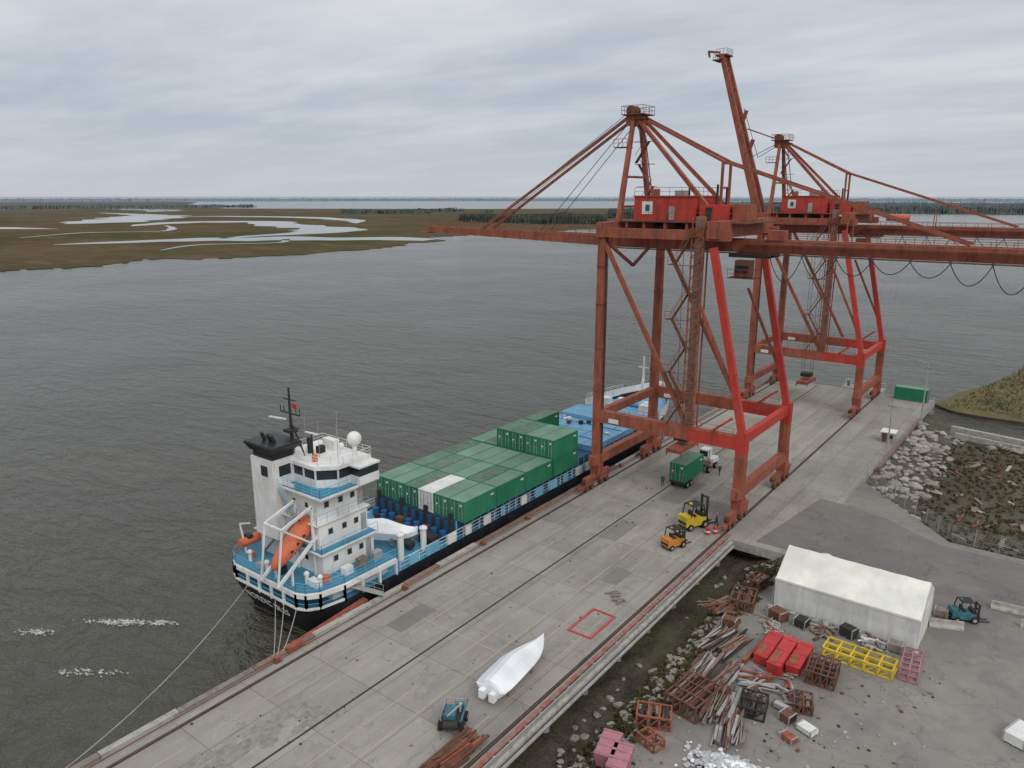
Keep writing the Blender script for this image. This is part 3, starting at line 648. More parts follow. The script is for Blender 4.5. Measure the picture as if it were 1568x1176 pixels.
# ------------------------------------------------------------ cranes
def crane(Y0,raised):
    b=B('container_gantry_crane'); XW=-50.8;XL=-30.3;YN=Y0;YF=Y0+17;XT=-37.4; YM=Y0+8.5; c='redold'
    for X,col in ((XW,c),(XL,c)):
        for yc in (YN,YF):
            b.beam((X,yc-3.3,1.75),(X,yc+3.3,1.75),.62,.6,col)
            for k in (-1,1):
                b.beam((X,yc+k*2-1.25,1.05),(X,yc+k*2+1.25,1.05),.5,.55,col)
                b.beam((X,yc+k*2,1.0),(X,yc+k*2,1.9),.4,.4,'rust')
                for w in (-.75,.75): b.cyl((X-.28,yc+k*2+w,.42),(X+.28,yc+k*2+w,.42),.4,'rust',12)
                b.box(X-.75,X-.32,yc+k*2-.3,yc+k*2+.3,.7,1.3,'dark')
            b.beam((X,yc,1.9),(X,yc,3.5),1.2,1.2,col,1.5,1.3)
        b.beam((X,YN-1.4,4.1),(X,YF+1.4,4.1),.95,1.35,col)
        for yc in (YN-3.6,YF+3.6): b.cyl((X,yc-.4,1.6),(X,yc+.4,1.6),.2,'dark',8)
        b.box(X-.2,X+.2,YN-4.6,YN-3.4,.5,1.1,c)
    for Y in (YN,YF):
        b.beam((XW,Y,4.7),(XW,Y,35.0),1.15,1.15,c,.95,.95)
        b.beam((XL,Y,4.7),(XL,Y,11.9),1.25,1.1,c); b.beam((XL,Y,9.2),(XL,Y,12.0),1.3,1.15,'red')
        b.beam((XW+.4,Y,10.5),(XL+.4,Y,10.5),1.0,1.7,'redold'); b.beam((XT,Y+.003,10.45),(XL+.45,Y+.003,10.45),1.05,1.62,'red')
        for xx in (-47,-43.5,-40,-34): b.box(xx-.05,xx+.05,Y-.55,Y+.55,9.6,11.4,c)
        b.beam((XL,Y,11.2),(-35.6,Y,34.0),.72,.85,'red')
        b.beam((XW+.2,Y,34.3),(XT-.4,Y,11.6),.5,.5,c)
        b.beam((XT+.3,Y,27.5),(XL-1.4,Y,16.2),.35,.35,c)
        b.beam((XW,Y,11.6),(XW+3.0,Y,10.2),.4,.4,c)
        b.box(XW+2,XW+3.5,Y-.55,Y-.51,9.9,10.5,'wcont')
        b.beam((XW-.8,Y,35.4),(-33.6,Y,35.4),.9,1.2,c)
        b.beam((XL-1.5,Y,13.4),(XL-4.2,Y,11.2),.3,.3,'red')
        b.rail([(XW+1,Y-.5,11.35),(XL-1,Y-.5,11.35)],1.0,c,2.0,.03,1)
        for zz in (14,20,26,31): b.box(XW-.62,XW+.62,Y-.62,Y+.62,zz,zz+.1,c)
    b.beam((XW,YN-.8,35.75),(XW,YF+.8,35.75),1.25,1.9,c); b.beam((-35.4,YN-1.0,36.1),(-35.4,YF+1.0,36.1),1.5,2.0,c)
    b.beam((XW,YN,10.6),(XW,YF,10.6),.8,1.2,c); b.beam((XL,YN,11.0),(XL,YF,11.0),.8,1.2,'red')
    b.beam((XW,YN,34.6),(XW,YM,30.5),.35,.35,c) ; b.beam((XW,YF,34.6),(XW,YM,30.5),.35,.35,c)
    Y=YN+.1
    b.beam((XT,Y,11.2),(XT,Y,37.6),.95,.95,'rust2'); 
    for s1 in (-.72,.72): b.beam((XT+s1,Y-.72,11.3),(XT+s1,Y-.72,37.5),.16,.16,c); b.beam((XT+s1,Y+.72,11.3),(XT+s1,Y+.72,34),.16,.16,c)
    z=12; k=0
    while z<36:
        b.beam((XT-.72,Y-.72,z),(XT+.72,Y-.72,z+1.3),.08,.08,c); b.beam((XT-.8,Y-.75,z),(XT+.8,Y-.75,z),.1,.1,c)
        z+=1.3
    z=11.4
    while z<33.0:
        xa,xb=(XT-2.9,XT-.9) if k%2==0 else (XT-.9,XT-2.9); z2=z+3.4
        b.beam((xa,Y-.5,z),(xb,Y-.5,z2),.6,.12,'rust'); b.beam((xa,Y-.82,z+1),(xb,Y-.82,z2+1),.05,.05,c); b.beam((xa,Y-.18,z+1),(xb,Y-.18,z2+1),.05,.05,c)
        e=xb+(-1 if k%2 else 1)*.8
        b.box(min(xb,e),max(xb,e),Y-.95,Y-.05,z2-.05,z2+.03,'rust')
        b.rail([(e,Y-.95,z2),(xb,Y-.95,z2)],1,c,.9,.03,1); b.beam((e,Y-.1,z2-.1),(XT,Y-.1,z2-.1),.08,.08,c)
        z=z2;k+=1
    GX1=6.0; zg=33.9; XH=XW-2.6
    for dy in (-1.35,1.35):
        b.beam((XH,YM+dy,zg),(GX1,YM+dy,zg),.75,1.55,c); b.beam((XH,YM+dy*1.35,zg-.9),(GX1,YM+dy*1.35,zg-.9),.55,.12,'rust')
        x=XH+1
        while x<GX1: b.box(x-.06,x+.06,YM+dy-.42,YM+dy+.42,zg-.78,zg+.8,c); x+=3
    x=XH
    while x<GX1: b.beam((x,YM-1.3,zg+.3),(x,YM+1.3,zg+.3),.25,.5,c); x+=6
    for sy in (-2.3,2.3):
        b.box(-34,GX1,YM+sy-.4,YM+sy+.4,zg+.35,zg+.4,'rust'); b.rail([(-34,YM+sy*1.16,zg+.4),(GX1,YM+sy*1.16,zg+.4)],1.05,c,2.0,.035,1)
    H=Vector((XH,YM,zg)); tip=Vector((-88.2,YM,34.6)) if not raised else Vector((-63.8,YM,67.0))
    dd=(tip-H).normalized(); up=dd.cross(Vector((0,1,0))).normalized(); 
    if up.z<0 or (raised and up.x>0 ): up=-up
    L=(tip-H).length; pt=lambda s,dy,u: H+dd*s+Vector((0,dy,0))+up*u
    for dy in (-1.35,1.35):
        b.beam(pt(.1,dy,0),pt(L,dy,0),.75 if not raised else .95,1.5,c,.6,.85)
        s=1
        while s<L-1: b.beam(pt(s,dy-.4,0),pt(s,dy+.4,0),.12,1.55*(1-.35*s/L),c); s+=3
        if not raised: b.rail([pt(1,dy*1.35,.75),pt(L,dy*1.35,.45)],.9,c,2.4,.03,1)
    s=.5
    while s<L: b.beam(pt(s,-1.3,0),pt(s,1.3,0),.2,.45,c); b.beam(pt(s,-1.3,.2),pt(min(L,s+4),1.3,.2),.12,.12,c); s+=4
    b.beam(pt(L,-2.1,0),pt(L,2.1,0),.6,1.0,c); b.box(tip.x-1.6 if not raised else tip.x-1.9,tip.x+.2,YM-1.9,YM+1.9,tip.z-.6,tip.z-.45,c)
    b.rail([(tip.x-1.6,YM-1.9,tip.z-.5),(tip.x-1.6,YM+1.9,tip.z-.5)],1.1,c,.9,.04,1)
    if raised:
        b.box(tip.x-1.4,tip.x+1.0,YM-1.6,YM+1.6,tip.z+.2,tip.z+.5,'rust'); b.rail([tip+Vector((-1.3,-1.5,.5)),tip+Vector((1,-1.5,.5)),tip+Vector((1,1.5,.5))],1,c,.8,.04,1)
        b.beam(tip+Vector((-.5,-1.5,.8)),tip+Vector((-2.9,-1.5,1.2)),.45,.4,c); b.beam(tip+Vector((-2.9,-1.5,1.3)),tip+Vector((-2.6,-1.5,.1)),.35,.35,c)
        for q in (.45,.62): b.beam(pt(L*q,0,.7),pt(L*(q+.05),0,1.9),.9,.5,c)
        for dy in (-1.7,1.7): b.tube([pt(L*.7,dy,.9),pt(L*.4,dy,1.5),(XW-.3,YM+dy*.5,50.2)],.06,'dark',4)
    AP=Vector((XW-.2,YM,50.4))
    for sy in (-1,1):
        f=Vector((XW,YM+sy*4.6,36.5)); a=AP+Vector((0,sy*.9,0)); b.beam(f,a,.65,.65,c,.5,.5)
        b.beam(Vector((-37.2,YM+sy*3.4,36.9)),a+Vector((.5,0,-.3)),.5,.5,c,.45,.45)
        if not raised:
            b.beam(a+Vector((-.3,0,.2)),(XW-26,YM+sy*1.35,zg+1.2),.26,.36,c)
            b.beam(a+Vector((-.3,0,-.4)),(XW-15,YM+sy*1.35,zg+1.0),.07,.07,'dark'); b.cyl(a+Vector((-.6,0,.6)),(XW-25,YM+sy*.6,zg+2.0),.04,'dark',4)
            b.beam((XW-26,YM+sy*1.35,zg+.6),(XW-26,YM+sy*1.35,zg+1.6),.5,.4,c)
        else: b.beam(a+Vector((-.3,0,.2)),H+dd*20+Vector((0,sy*1.35,0))+up*.9,.12,.12,c)
        P1=Vector((-38,YM+sy*1.3,44.2)); P2=Vector((-10,YM+sy*1.35,zg+1.0))
        b.beam(a+Vector((.4,0,.1)),P1,.26,.3,c); b.beam(P1,P2,.22,.28,c)
        b.beam(P1,(P1.x,P1.y,37),.3,.3,c)
        b.beam((-22.5,YM+sy*1.35,37.4),(-22.5,YM+sy*1.35,34.6),.12,.12,c)
    b.beam((XW,YM-2.6,42.5),(XW,YM+2.6,42.5),.3,.3,c); b.beam((XW,YM-3.9,38.6),(XW,YM+3.9,38.6),.3,.3,c); b.beam((-38,YM-1.3,41),(-38,YM+1.3,41),.25,.25,c); b.beam((-38,YM-1.3,44),(-38,YM+1.3,44),.25,.25,c)
    b.box(XW-1.7,XW+1.5,YM-1.7,YM+1.7,50.5,50.62,'rust'); b.rail([(XW-1.7,YM-1.7,50.6),(XW+1.5,YM-1.7,50.6),(XW+1.5,YM+1.7,50.6),(XW-1.7,YM+1.7,50.6),(XW-1.7,YM-1.7,50.6)],1.05,c,.9,.035,1)
    b.box(XW-1.3,XW+.8,YM-1.1,YM+1.1,49.2,50.5,c); 
    for dy in (-.7,0,.7): b.cyl((XW-.8,YM+dy-.12,51.1),(XW-.8,YM+dy+.12,51.1),.7,'rust',12)
    b.box(XW-2.2,XW-.2,YM-2.6,YM-.9,46.3,46.4,'rust'); b.rail([(XW-2.2,YM-2.6,46.4),(XW-.2,YM-2.6,46.4)],1,c,.7,.04,1)
    for k in range(4):
        za=38.5+k*2.9; xo=XW+2.2-k*.45; sg=1 if k%2 else -1
        b.beam((xo+sg*.9,YM-1,za),(xo-sg*.9,YM-1,za+2.7),.6,.12,'rust'); b.beam((xo+sg*.9,YM-1.3,za+1),(xo-sg*.9,YM-1.3,za+3.7),.05,.05,c)
        b.box(xo-1.3,xo+1.3,YM-1.4,YM-.6,za+2.7,za+2.76,'rust')
    b.beam((XW+2.8,YM-1,37),(XW+.5,YM-.8,49.5),.12,.12,c); b.beam((XW+3.6,YM-1,37),(XW+1.2,YM-.8,49.5),.12,.12,c)
    b.box(-50.0,-33.0,YM-5.8,YM+5.6,36.72,36.86,'rust'); b.rail([(-50,YM-5.8,36.86),(-33,YM-5.8,36.86),(-33,YM+5.6,36.86)],1.1,c,1.4,.03,1)
    b.box(-48.6,-40.3,YM-4.4,YM+4.4,36.87,39.9,'red'); b.box(-48.75,-40.15,YM-4.55,YM+4.55,39.9,40.05,'redold')
    b.rail([(-48.6,YM-4.4,40.05),(-40.3,YM-4.4,40.05),(-40.3,YM+4.4,40.05)],1.0,c,1.6,.03,1)
    for x in (-48,-46.6,-45.2,-43.8,-42.4,-41.0): b.box(x-.05,x+.05,YM-4.46,YM-4.4,36.9,39.9,'redold')
    b.box(-47.4,-45.9,YM-4.5,YM-4.42,37.7,39.3,'wcont'); b.box(-46.9,-46.3,YM-4.53,YM-4.5,38.1,38.9,'dkblue'); b.box(-43.6,-42.8,YM-4.48,YM-4.42,37,38.7,'galv')
    b.box(-39.8,-36.4,YM-3.6,YM+2,36.87,38.9,'red'); b.box(-38.9,-38.1,YM-3.66,YM-3.6,37,38.6,'dark'); b.box(-36,-34.1,YM-2.2,YM+1.2,36.9,39.0,'redold')
    b.cyl((-42,YM-2,40.05),(-42,YM-2,41.3),.12,'dark',6); b.cyl((-38.2,YM-2,38.9),(-38.2,YM-2,41.4),.15,'dark',6); b.cyl((-37.4,YM-1,38.9),(-37.4,YM-1,41),.12,'dark',6)
    b.box(-44.5,-43.2,YM-1,YM+1,40.05,40.7,'galv'); b.box(-47.5,-46.6,YM-2,YM-1,40.05,40.9,'redold')
    for x in (-49,-46.5,-43.5,-40.5): b.beam((x,YM-5.6,36.3),(x,YM+5.4,36.3),.35,.7,c)
    b.box(-46.5,-42.5,YM-3,YM+3,34.9,36.2,'dark'); b.cyl((-41,YM-4.6,35.6),(-37,YM-4.6,35.6),.6,c,10)
    if raised: b.cyl((-30,YM-2.6,36.2),(-26.2,YM-2.6,36.2),.6,'orange',12)
    else: b.box(-31.5,-29.5,YM-1.9,YM-.3,34.7,35.9,c)
    tx=-33.6
    b.box(tx-2.5,tx+2.5,YM-2.3,YM+2.3,32.5,32.95,'dark'); b.box(tx-.9,tx+1.0,YM-4.2,YM-2.6,30.3,32.3,'rust'); b.box(tx-.8,tx+.9,YM-4.26,YM-4.2,30.8,31.7,'glass')
    b.rail([(tx-1.6,YM-4.6,30.2),(tx+1.8,YM-4.6,30.2)],1,c,.8,.035,1); b.box(tx-1.6,tx+1.8,YM-4.6,YM-2.3,30.1,30.2,'rust')
    sz2=5.6 if not raised else 3.4
    sx0=-41.8 if not raised else -42
    b.box(sx0-1.1,sx0+1.1,YM-3,YM+3,sz2-.3,sz2+.25,'redold'); b.box(sx0-1.0,sx0+1.0,YM-1,YM+1,sz2+.9,sz2+1.6,'dark')
    for a in (-1,1):
        for e in (-1,1):
            b.cyl((sx0+a*.8,YM+e*.8,sz2+1.6),(sx0+a*.9,YM+e*1.2,33.0),.035,'dark',4); b.beam((sx0+a*1.05,YM+e*2.9,sz2-.7),(sx0+a*1.05,YM+e*2.9,sz2+.1),.14,.14,'redold')
    x=-31.0
    while x<GX1-4:
        w=3.9; y=YM-2.1; pts=[(x+w*i/10,y,32.9-2.7*4*(i/10)*(1-i/10)*(.85+.3*math.sin(x*3))) for i in range(11)]
        b.tube(pts,.05,'dark',4); b.box(x-.1,x+.1,y-.1,y+.1,32.8,33.2,'dkblue'); x+=w
    b.box(-4,-2.8,YM-2.6,YM+2.6,32.6,34.9,c) ; b.box(2,GX1,YM-2.5,YM+2.5,32.4,35,c)
    for q in (-.15,.05,.25): b.cyl((XW+.7,YN+q,5),(XW+.7,YN+q,35),.04,'dark',5)
    return b.make()
crane(87.0,False); crane(147.0,True)

# ------------------------------------------------------------ tent
b=B('storage_tent'); x0,x1,y0,y1=-20.0,-7.0,70.2,77.4; ym=(y0+y1)/2; e=3.0;r=5.2
xs=[x0+(x1-x0)*i/36 for i in range(37)]; vs=[]
for i,x in enumerate(xs):
    s=-.07*abs(math.sin(i*math.pi/6))
    vs+=[(x,y0+.05*U(-1,1)-s*.6,0),(x,y0+.02-s*.8,1.5),(x,y0-.02,e+s*.3),(x,(y0+ym)/2,(e+r)/2+s),(x,ym,r+s*.5),(x,(y1+ym)/2,(e+r)/2+s),(x,y1+.02,e+s*.3),(x,y1,0)]
W=8;n=36
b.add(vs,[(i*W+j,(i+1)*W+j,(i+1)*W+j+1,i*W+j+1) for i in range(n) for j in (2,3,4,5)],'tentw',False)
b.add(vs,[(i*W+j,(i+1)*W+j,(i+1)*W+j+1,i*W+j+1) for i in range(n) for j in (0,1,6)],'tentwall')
b.add([vs[k] for k in range(8)],[tuple(range(8))],'tentwall'); b.add([vs[n*W+k] for k in range(8)],[tuple(range(8))],'tentwall')
b.box(x0-.05,x1+.05,y0-.08,y0+.02,2.85,3.05,'tentw'); b.box(x1+.01,x1+.06,ym-1.6,ym+1.6,0,3.2,'tentw')
for x in xs[::6]: b.beam((x,y0-.05,2.9),(x,y0-.9,0),.03,.03,'rope'); b.box(x-.25,x+.25,y0-1.1,y0-.7,0,.35,'concl')
b.sphere((-17.6,79.4,1.3),1.3,'wcont',10,6)
b.make()

# ------------------------------------------------------------ vehicles
def forklift(name,loc,rz,body,sc=1.0,mast=2.4):
    b=B(name); 
    b.box(-.6,.6,-1.2,.7,.35,1.0,body); b.box(-.58,.58,-1.45,-.7,.4,1.25,body); b.box(-.25,.25,-.5,-.1,1.0,1.15,'dark'); b.box(-.25,.25,-.65,-.5,1.0,1.6,'dark')
    b.box(-.5,.5,.35,.7,1.0,1.25,'dark'); b.box(-.5,.5,-1.47,-1.44,.55,.8,'dark')
    for x in (-.55,.55):
        b.beam((x,-.95,1.2),(x,-.75,2.15),.08,.08,'dark'); b.beam((x,.65,1.0),(x,.35,2.15),.08,.08,'dark')
        b.wheel((x*1.05,.55,.36),.36,.28); b.wheel((x*.98,-1.0,.3),.3,.25)
    b.box(-.56,.56,-.8,.4,2.12,2.18,'dark'); b.box(-.12,.12,-.7,-.5,2.18,2.3,body)
    for x in (-.35,.35): b.beam((x,.95,.15),(x,.95,mast),.12,.18,'dark'); b.beam((x*.7,1.05,.1),(x*.7,2.1,.1),.12,.05,'dark')
    for z in (.5,1.3,mast-.1): b.beam((-.4,.95,z),(.4,.95,z),.1,.12,'dark')
    b.box(-.5,.5,1.0,1.06,.2,.75,'dark')
    o=b.make(loc,rz); o.scale=(sc,)*3; return o
forklift('yellow_forklift',(-34.0,82.8,0.01),math.radians(-25),'yellow',1.45,2.7)
forklift('orange_forklift',(-33.6,76.2,0),math.radians(-20),'orangey',1.15,2.1)
forklift('blue_forklift',(-4.2,78.6,0.0),math.radians(-60),'bluemach',1.0,1.9)
b=B('portable_compressor')
b.box(-.8,.8,-1.0,1.0,.5,1.05,'dark'); b.box(-.6,.3,-.8,.5,1.05,1.45,'bluemach'); b.cyl((-.5,-1.2,.9),(.6,-1.2,.9),.3,'dark',10); b.cyl((.5,.3,1.0),(.5,.3,1.8),.1,'galv',8)
for x in (-.9,.9):
    for y in (-.65,.65): b.wheel((x,y,.38),.38,.25)
b.rail([(-.75,-1.0,1.05),(-.75,1.0,1.05),(.75,1.0,1.05)],.6,'galv',.7,.03); b.beam((0,1.1,.5),(.2,2.2,.3),.1,.1,'dark'); b.beam((.8,-1,1.1),(1.0,.9,1.7),.12,.12,'bluemach'); b.beam((-.3,-.9,1.4),(.7,.2,1.9),.1,.1,'galv'); b.box(.1,.7,.5,.9,1.05,1.5,'bluemach')
b.make((-34.0,37.4,0),math.radians(30))
b=B('terminal_truck')
b.box(-.45,.45,-8.5,3.4,.85,1.1,'dark')
for y in (-7.6,-6.4,.0,2.6):
    for x in (-1,1): b.wheel((x,y,.5),.5,.38)
b.box(-1.15,.2,1.6,3.2,1.1,2.9,'wcont'); b.box(-1.1,.15,3.2,3.24,1.9,2.7,'glass'); b.box(-1.18,-1.15,1.9,3,1.9,2.6,'glass'); b.box(-1.1,.1,1.56,1.6,1.9,2.7,'glass'); b.box(.25,1.15,1.6,3.5,1.1,1.7,'wcont'); b.box(-.9,.9,-.6,1.2,1.1,1.4,'rust'); b.cyl((.5,1.4,1.1),(.5,1.4,3.1),.09,'galv',6)
b.box(-1.2,1.2,-8.6,-8.4,.8,1.1,'dark'); b.box(-1.2,1.2,-2.3,-2.1,1.1,1.3,'dark')
b.make((-41.2,101.6,0))
cont(-41.2,96.0,1.12)

def person(loc,rz,stride=.18):
    bpyv=[(0,0,.95),(0,0,1.15),(0,0,1.38),(0,.01,1.5),(0,.03,1.66),(0,.02,1.74),
      (.1,0,.9),(.12,stride*.5,.5),(.12,stride,.09),(.12,stride+.16,.04),(-.1,0,.9),(-.12,-stride*.3,.5),(-.12,-stride,.09),(-.12,-stride+.16,.04),
      (.19,0,1.42),(.27,-.05,1.14),(.25,.08,.92),(.25,.14,.83),(-.19,0,1.42),(-.27,.06,1.14),(-.25,.15,.95),(-.25,.2,.86)]
    ed=[(0,1),(1,2),(2,3),(3,4),(4,5),(0,6),(6,7),(7,8),(8,9),(0,10),(10,11),(11,12),(12,13),(2,14),(14,15),(15,16),(16,17),(2,18),(18,19),(19,20),(20,21)]
    rad=[.15,.14,.17,.06,.1,.07,.1,.07,.05,.045,.1,.07,.05,.045,.075,.05,.04,.035,.075,.05,.04,.035]
    me=bpy.data.meshes.new('dock_worker'); me.from_pydata(bpyv,ed,[]); 
    o=bpy.data.objects.new('dock_worker',me); scene.collection.objects.link(o)
    o.modifiers.new('skin','SKIN')
    for i,r in enumerate(rad): me.skin_vertices[0].data[i].radius=(r,r*.85)
    me.skin_vertices[0].data[0].use_root=True
    o.modifiers.new('sub','SUBSURF').levels=1; o.modifiers['sub'].render_levels=2
    m,nt,bb=newmat('worker_clothing'); tc=N(nt,'ShaderNodeTexCoord'); sp=N(nt,'ShaderNodeSeparateXYZ'); nt.links.new(tc.outputs['Object'],sp.inputs[0])
    cr=N(nt,'ShaderNodeValToRGB'); cr.color_ramp.interpolation='CONSTANT'; mm=mul(nt,sp.outputs['Z'],.5); nt.links.new(mm,cr.inputs[0])
    e=cr.color_ramp.elements; e[0].position=0; e[0].color=(.02,.02,.03,1); e[1].position=.48; e[1].color=(.05,.055,.08,1)
    for p,cc in ((.745,(.3,.18,.12,1)),(.845,(.6,.6,.58,1))): q=e.new(p); q.color=cc
    nt.links.new(cr.outputs[0],bb.inputs['Base Color']); me.materials.append(m)
    o.location=loc; o.rotation_euler=(0,0,rz); return o
for l,r in (((-43.2,92.6,0),.4),((-31.9,84.6,0),2.),((-38.4,101.5,0),1.1)):
    try: person(l,r)
    except Exception as ex: print('person',ex)

# ------------------------------------------------------------ dock end & poles
def pole(loc,h):
    b=B('lamp_post'); b.cyl((0,0,0),(0,0,h),.14,'concl',8,.08); b.beam((0,0,h-.3),(-1.4,0,h),.08,.08,'galv'); b.box(-1.9,-1.2,-.18,.18,h-.05,h+.12,'galv'); b.beam((-.6,0,h-1.3),(.6,0,h-1.3),.1,.1,'wood'); b.box(-.3,.3,-.3,.3,0,.5,'concl'); b.make(loc)
pole((-19.4,148,0),11.5); pole((-20.6,125.5,0),9.5)
cont(-24,165.6,0.0,cg,math.radians(90))
b=B('guard_booth'); b.box(-1.0,1.0,-1.1,1.1,0,1.7,'concl'); b.box(-1.15,1.15,-1.25,1.25,1.7,1.85,'tentw'); b.box(-.8,-.1,-1.13,-1.09,.1,1.6,'rust'); b.box(.2,.8,-1.13,-1.09,.8,1.4,'glass'); b.box(-1.03,-.99,-.6,.6,.8,1.4,'glass'); b.make((-22.0,134,0))
b=B('mooring_dolphin_walkway')
b.box(-38,-30,168.2,172,-.9,.1,'concl')
for x in range(-37,-29,2): b.cyl((x,170,-4),(x,170,1.3),.3,'wood',8)
b.rail([(-38,171.8,.1),(-30,171.8,.1)],1.1,'wcont',1.2,.05); b.make()
b=B('guard_rail'); 
b.rail([(-20.6,113,0),(-19.9,166,0)],1.0,'galv',2.4,.05,1); b.beam((-20.3,118,.25),(-20.0,150,.25),.5,.5,'rust2'); b.make()
b=B('wire_fence')
pts=[(-20.6,112.4),(-8,97.4),(2,97.4),(30,97.6)]
for (xa,ya),(xb,yb) in zip(pts,pts[1:]):
    L=math.hypot(xb-xa,yb-ya);n=int(L/2.4)
    for i in range(n+1): q=i/n; x=xa+(xb-xa)*q;y=ya+(yb-ya)*q; b.cyl((x,y,0),(x,y,2.1),.05,'galv',5)
    for k in range(9): b.cyl((xa,ya,.15+k*.24),(xb,yb,.15+k*.24),.012,'galv',3)
    n=int(L/.4)
    for i in range(n): q=i/n; q2=min(1,q+.5/L*1.6); b.cyl((xa+(xb-xa)*q,ya+(yb-ya)*q,.1),(xa+(xb-xa)*q2,ya+(yb-ya)*q2,2.05),.008,'galv',3)
b.make()
for x,y,r in ((1.6,80.8,.2),(3.2,78.6,.25),(-1,83.0,.1),(-5.5,76,.4)):
    b=B('jersey_barrier'); b.loft([[Vector(p) for p in ((yy,-.3,0),(yy,.3,0),(yy,.28,.15),(yy,.1,.4),(yy,.08,.8),(yy,-.08,.8),(yy,-.1,.4),(yy,-.28,.15))] for yy in (-1.5,1.5)],'concl',True,False); b.make((x,y,0),r)

# ------------------------------------------------------------ scrap yard
def cage(name,x0,x1,y0,y1,h,mat,nx=3,ny=2,t=.12,z0=.05,rz=0,fill=None,diag=True):
    b=B(name); cx,cy=(x0+x1)/2,(y0+y1)/2; X0,X1,Y0,Y1=x0-cx,x1-cx,y0-cy,y1-cy
    for z in (z0,h):
        for i in range(ny+1): y=Y0+(Y1-Y0)*i/ny; b.beam((X0,y,z),(X1,y,z),t,t,mat)
        for i in range(nx+1): x=X0+(X1-X0)*i/nx; b.beam((x,Y0,z+.003),(x,Y1,z+.003),t*.95,t*.9,mat)
    for i in range(nx+1):
        x=X0+(X1-X0)*i/nx
        for y in (Y0,Y1):
            b.beam((x,y,z0),(x,y,h),t,t,mat)
            if diag and i<nx: b.beam((x,y,z0),(X0+(X1-X0)*(i+1)/nx,y,h),t*.6,t*.6,mat)
    if fill:
        for k in range(14):
            xx=U(X0+.2,X1-.2); zz=U(z0+.1,h*.95); b.beam((xx,Y0+.1,zz),(xx+U(-.3,.3),Y1-.1,zz+U(-.2,.2)),U(.1,.3),U(.08,.25),random.choice([fill,'rust2','dark']))
    return b.make((cx,cy,0),rz)
cage('yellow_lattice_frame',-13.6,-7.9,64.0,66.0,.9,'yellow',5,2,.15,.1,-.02)
cage('red_lattice_frame',-7.6,-6.2,64.6,68.2,1.2,'pink',2,4,.1,.1,.05)
cage('rusty_steel_cage',-13.9,-11.6,59.4,62.3,1.2,'rust',4,4,.12,.05,.1,'rust')
cage('rusty_steel_cage',-21.5,-18.7,49.0,52.8,1.4,'rust',4,3,.12,.05,-.15,'rust')
cage('rusty_steel_cage',-13.6,-12.2,55.0,56.9,.8,'rust',2,2,.12,.05,.3,'rust2')
cage('rusty_steel_cage',-17,-15.0,52.0,54.4,.9,'dark',2,2,.12,.05,.2,'dark')
cage('orange_lattice_frame',-23.0,-20.4,46.3,48.0,1.0,'redold',3,1,.13,.05,.4,'rust')
cage('orange_lattice_frame',-21.6,-19.9,44.2,45.3,.7,'redold',2,1,.12,.05,-.3)
cage('rusty_steel_cage',-23.6,-21.4,67.0,70.0,1.1,'rust',3,2,.13,.05,.2,'rust')
cage('rusty_steel_cage',-23.2,-21.8,71.4,73.4,1.3,'rust',2,2,.13,.05,-.2,'rust')
b=B('red_steel_bin')
for i,(x,y,L,h) in enumerate(((-17.6,61.6,4.4,1.0),(-16.2,61.0,4.9,1.2),(-14.9,61.7,4.2,.95))):
    b.loft([[Vector((x-.5,y-L/2,0)),Vector((x+.5,y-L/2,0)),Vector((x+.5,y+L/2,0)),Vector((x-.5,y+L/2,0))],[Vector((x-.60,y-L/2-.1,h)),Vector((x+.60,y-L/2-.1,h)),Vector((x+.60,y+L/2+.1,h)),Vector((x-.60,y+L/2+.1,h))]],'redtarp',True,False)
    for k in (-.4,0,.4): b.box(x-.64,x+.64,y+k*L-.05,y+k*L+.05,.1,h+.04,'redtarp')
    b.box(x-.45,x+.1,y-L/2+.1,y-.2,h+.01,h+.05,'redold')
b.beam((-18.8,58.6,.3),(-18.2,64,.5),.3,.4,'redold'); b.make((0,0,0))
def pile(name,cx,cy,L,n,mats,wid,ht,ang,spread=.12):
    b=B(name)
    for i in range(n):
        a=ang+random.gauss(0,spread); dx,dy=math.cos(a),math.sin(a); o=U(-wid,wid); z=.1+ht*R()*(1-abs(o)/wid*.6); l=L*U(.4,1)/2; ox=cx-math.sin(ang)*o+U(-.6,.6)*dx;oy=cy+math.cos(ang)*o+U(-.6,.6)*dy
        if R()<.4: b.cyl((ox-dx*l,oy-dy*l,z),(ox+dx*l,oy+dy*l,z+U(-.05,.15)),U(.04,.12),random.choice(mats),7)
        else: b.beam((ox-dx*l,oy-dy*l,z),(ox+dx*l,oy+dy*l,z+U(-.05,.15)),U(.08,.28),U(.06,.22),random.choice(mats))
    return b.make()
pile('steel_beam_pile',-21.3,60.5,5.4,46,['rust','rust2','galv','dark','wood'],1.6,.7,1.35,.1)
pile('timber_pile',-17.8,51.8,5.4,52,['wood','galv','rust2','galv','rust'],1.4,1.0,1.7,.07)
pile('steel_beam_pile',-20.3,55.6,5.0,50,['rust2','galv','rust','wood','dark'],1.8,.8,1.5,.09)
pile('steel_beam_pile',-17.0,57.0,3.4,22,['rust2','rust','galv','redold','galv'],1.5,.4,.4,.5)
pile('timber_pile',-16.4,49.2,3.4,34,['wood','galv','rust2'],1.0,.8,1.8,.06)
pile('rusty_beam_bundle',-31.7,34.5,6.5,40,['redold','rust','rust','rust'],.9,.7,1.5,.04)
pile('steel_beam_pile',-24.0,66.5,4.0,20,['rust','rust2'],1.0,.5,.9,.4)
pile('scrap_debris',-14.4,57.0,1.6,24,['rust2','galv','redold','wood'],3.0,.2,.3,1.2)
pile('scrap_debris',-14.5,68.2,2.2,44,['rust2','galv','concl','wood','rust'],.9,.5,0,.9)
pile('scrap_debris',-18.6,65.8,2.0,30,['rust2','galv','concl','galv','redold'],1.4,.4,.5,1.0)
